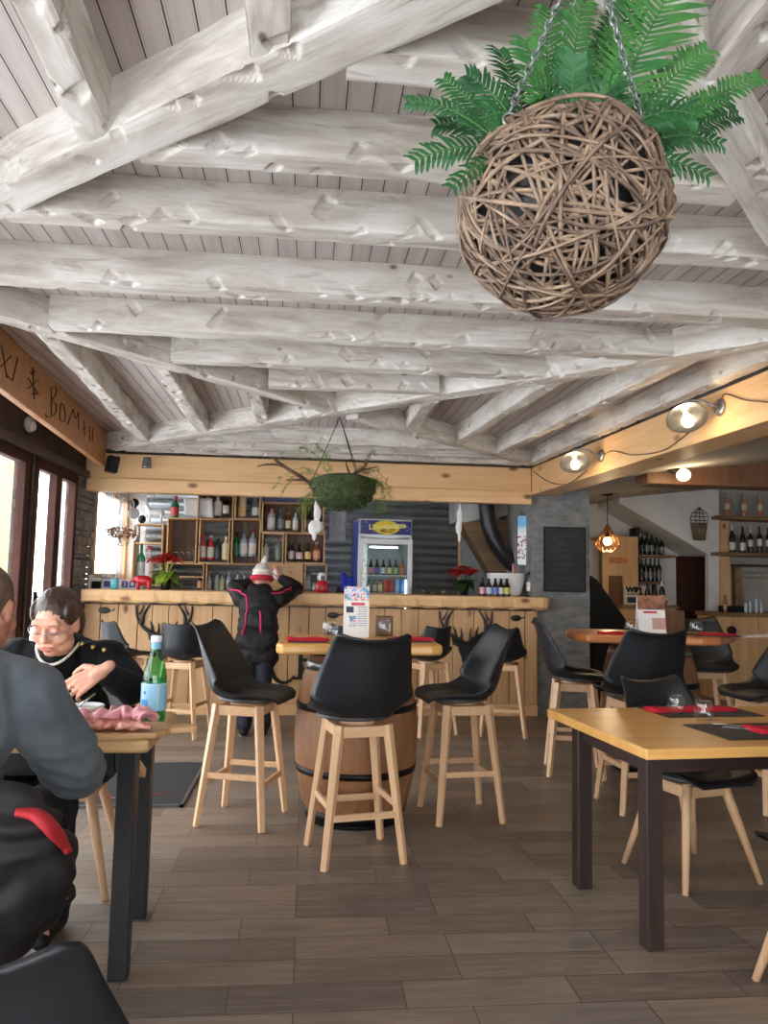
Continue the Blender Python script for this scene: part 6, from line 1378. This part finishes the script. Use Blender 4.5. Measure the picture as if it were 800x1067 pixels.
for k, f in legs: sh.cap(f+V((0, -.04, -.06)), f+V((0, .17, -.07)), .045, .032); sh.cap(f+V((0, 0, -.02)), f+V((0, -.01, -.06)), .055, .048)
sculpt(sh, 'shoes', MT['black'], ma, .008, 3)
hr = MB(); RM = MM.to_3x3(); q = lambda *a: MM @ (V(a)*1.04); hr.ell(q(0, -.022, .036), (.0795, .099, .091), 20, 14, R=RM); hr.ell(q(0, -.06, -.02), (.070, .055, .06), 18, 12, R=RM)
sculpt(hr, 'cropped_hair', MT['stubble'], ma, .005, 4)
# black jacket with red lining on his chair
jk = thing('jacket', 'black padded jacket with a red lining strip bundled over the chair behind the man', 'jacket', (0, 0, 0))
j = MB()
for p, r in (((-.84, 1.78, .60), (.17, .06, .11)), ((-.81, 1.80, .50), (.16, .08, .11)), ((-.84, 1.80, .42), (.14, .085, .10)), ((-.77, 1.84, .45), (.11, .07, .09)), ((-.99, 1.74, .64), (.2, .05, .10)), ((-.745, 1.84, .54), (.085, .06, .075))): j.ell(V(p)+V((.165, .0, .115)), r, 18, 12)
jko = sculpt(j, 'padded_shell', MT['parka'], jk, .008, 5, fold=lambda p: .008*sin(p.z*70+4*noise.noise(p*8)))
from mathutils.bvhtree import BVHTree
jbv = BVHTree.FromObject(jko, bpy.context.evaluated_depsgraph_get()); pth = []
for k in range(24):
    t = k/23; h = jbv.ray_cast(CP, ray(16+54*t**.8, 846+2*t+42*t**2.2).normalized())
    if h[0] is not None: pth.append(h[0]+h[1]*.004)
for _ in range(3): pth = [pth[0]]+[(pth[k-1]+pth[k]+pth[k+1])/3 for k in range(1, len(pth)-1)]+[pth[-1]]
MB().tube(pth, [.016+.012*sin(pi*k/(len(pth)-1)) for k in range(len(pth))], 10, flat=.5).build('red_lining', C(176, 32, 42, .7), jk)

# --- child at the bar
ki = thing('person', 'child in black ski jacket with pink piping and white bobble hat, leaning on the bar', 'person', (0, 0, 0))
pel = V((-.40, 6.78, .70)); che = V((-.405, 6.95, 1.02)); nk = V((-.405, 7.02, 1.15)); hk = V((-.395, 7.10, 1.265)); MK = head_M(hk, (.12, 1, -.25))
sl, sr = V((-.555, 6.97, 1.09)), V((-.245, 6.97, 1.09)); el, er = V((-.66, 7.23, 1.195)), V((-.085, 7.25, 1.195)); wl, wr = V((-.50, 7.36, 1.235)), V((-.235, 7.30, 1.285))
lg = [(V((-.475, 6.70, .40)), V((-.465, 6.48, .09))), (V((-.33, 6.72, .40)), V((-.31, 6.50, .09)))]
b = MB(); head_mb(b, MK, .94); b.cap(nk, hk+V((0, 0, -.06)), .048, .045); b.ell(che, (.12, .085, .13)); b.ell((pel+che)/2, (.115, .085, .14)); b.ell(pel, (.12, .09, .09)); b.cap(nk, che, .05, .09)
limb(b, [sl, el, wl], [.04, .033, .023]); limb(b, [sr, er, wr], [.04, .033, .023]); hand_mb(b, wl, (.8, .3, .3), (0, 0, -1), .82, 1); hand_mb(b, wr, (-.25, .1, .95), (-.6, .6, .1), .82, 1, (.35, .4, .5, .6))
for (k, f), sx in zip(lg, (-.065, .065)): limb(b, [pel+V((sx, 0, -.02)), k, f], [.065, .05, .036]); b.cap(f+V((0, -.03, -.05)), f+V((0, .12, -.06)), .032, .026)
sculpt(b, 'body', MT['skin'], ki, .005, 5)
c = MB(); c.ell(che+V((0, -.02, .0)), (.18, .13, .17)); c.ell((pel+che)/2+V((0, -.0, 0)), (.182, .13, .2)); c.cap(pel+V((-.075, 0, -.09)), pel+V((.075, 0, -.09)), .115, .115); c.cap(pel+V((-.07, 0, .05)), pel+V((.07, 0, .05)), .12, .12); c.ell(pel, (.185, .13, .17)); c.cap(sl+V((.03, 0, 0)), sr+V((-.03, 0, 0)), .085, .085); c.cap(nk+V((0, -.01, -.01)), che, .075, .13)
limb(c, [sl, el, el.lerp(wl, .85)], [.082, .068, .05]); limb(c, [sr, er, er.lerp(wr, .85)], [.082, .068, .05])
c.ell(nk+V((0, -.09, -.02)), (.115, .07, .085)); c.cap(nk+V((-.06, -.03, .035)), nk+V((.06, -.03, .035)), .05, .05)
def jfold(p): return .0025*sin(p.z*55+3*noise.noise(p*9))+.005*noise.noise(p*16)
jo = sculpt(c, 'ski_jacket', MT['parka'], ki, .0075, 7, fold=jfold)
# piping laid on the jacket surface
from mathutils.bvhtree import BVHTree
bv = BVHTree.FromObject(jo, bpy.context.evaluated_depsgraph_get())
def on_jacket(pts, r):
    out = []
    for q in smooth_path(pts, 8):
        h = bv.find_nearest(q)
        out.append(h[0]+h[1]*r*.3 if h[0] is not None else q)
    return MB().tube(out, r, 6)
for pts in ([(-.62, 6.99, 1.17), (-.55, 6.86, 1.16), (-.515, 6.80, 1.06), (-.515, 6.74, .92), (-.53, 6.66, .80)], [(-.385, 6.8, .98), (-.375, 6.74, .88), (-.365, 6.70, .80)], [(-.16, 7.1, 1.15), (-.22, 6.95, 1.14), (-.29, 6.88, 1.16)], [(-.68, 7.10, 1.17), (-.62, 7.0, 1.16), (-.56, 6.93, 1.15)]):
    on_jacket([V(p) for p in pts], .0085).build('pink_piping', MT['pink'], ki)
tr = MB(); tr.ell(pel+V((0, 0, -.03)), (.145, .11, .11))
for (k, f), sx in zip(lg, (-.065, .065)): limb(tr, [pel+V((sx, 0, -.02)), k, f+V((0, 0, .0))], [.085, .072, .062])
sculpt(tr, 'trousers', C(26, 28, 44, .8), ki, .008, 5, fold=foldn(16, .005))
sh = MB()
for k, f in lg: sh.cap(f+V((0, -.04, -.052)), f+V((0, .13, -.058)), .038, .03); sh.cap(f+V((0, 0, -.0)), f+V((0, -.01, -.05)), .048, .042)
so = sculpt(sh, 'shoes', MT['black'], ki, .007, 3)
m = MB()
for k, f in lg: m.lathe([(.001, -.0), (.040, 0), (.042, .012), (.04, .024), (.001, .024)], 18, sy=2.1, M=Matrix.Translation(f+V((0, .045, -.09))))
m.build('white_soles', C(206, 206, 204), so)
ht = MB(); kp = lambda *a: MK @ (V(a)*.94); RK = MK.to_3x3(); ht.ell(kp(0, -.02, .06), (.090, .104, .085), 18, 12, R=RK); ht.cap(kp(.0, -.035, .11), kp(.02, -.04, .165), .062, .034); ht.ell(kp(.025, -.045, .20), (.026, .026, .028), 14, 10)
hto = sculpt(ht, 'woolly_hat', pm('cream knit', rgb(226, 216, 206), rgb(196, 180, 170), 60, rough=.9, bump=.6, bd=.006), ki, .006, 3, fold=lambda p: .003*sin(p.z*140)+.002*noise.noise(p*50))
hb_ = MB(); zc = kp(0, -.02, .012); hb_.tube([kp(.086*cos(t), -.02+.106*sin(t), .008+.012*sin(t)) for t in np.linspace(0, 2*pi, 33)[:-1]], .026, 10, closed=True, flat=1); hb_.build('red_band', C(190, 30, 60, .85), hto)
o = MB().lathe([(.001, 0), (.028, .0), (.045, .03), (.052, .07), (.048, .105), (.044, .105), (.047, .07), (.001, .06)], 22).build('white_bowl_cup', MT['white']); o.location = (-.265, 7.36, 1.285); o.rotation_euler = (-.9, .1, 0); tag(o, 'white cup held up by the child at the bar', 'cup')
# ------------------------------------------------------------------ light
w = bpy.data.worlds.new('daylight'); SC.world = w; w.use_nodes = True
bg = w.node_tree.nodes['Background']; bg.inputs[0].default_value = (.93, .96, 1.0, 1); bg.inputs[1].default_value = 10.0
SC.view_settings.exposure = -.2
def portal(loc, rot, sx, sy):
    l = bpy.data.lights.new('portal', 'AREA'); l.shape = 'RECTANGLE'; l.size = sx; l.size_y = sy; l.cycles.is_portal = True
    o = bpy.data.objects.new('daylight_portal', l); COL.objects.link(o); o.location = loc; o.rotation_euler = rot
portal((XL-.15, 2.8, 1.1), (0, -pi/2, 0), 2.2, 9.6)
portal((XL-.15, 8.67, 1.7), (0, -pi/2, 0), 1.1, 1.4)
portal((.5, -2.9, 1.2), (pi/2, 0, 0), 5.6, 2.2)
LL = []
def lamp(name, loc, col, watt, r=.03):
    l = bpy.data.lights.new(name, 'POINT'); l.color = col; l.energy = watt; l.shadow_soft_size = r
    o = bpy.data.objects.new(name, l); COL.objects.link(o); o.location = loc; return o
for k, (p, e) in enumerate(LIGHTS): lamp('bulb_light', p, (1, .74, .44), e, .04)
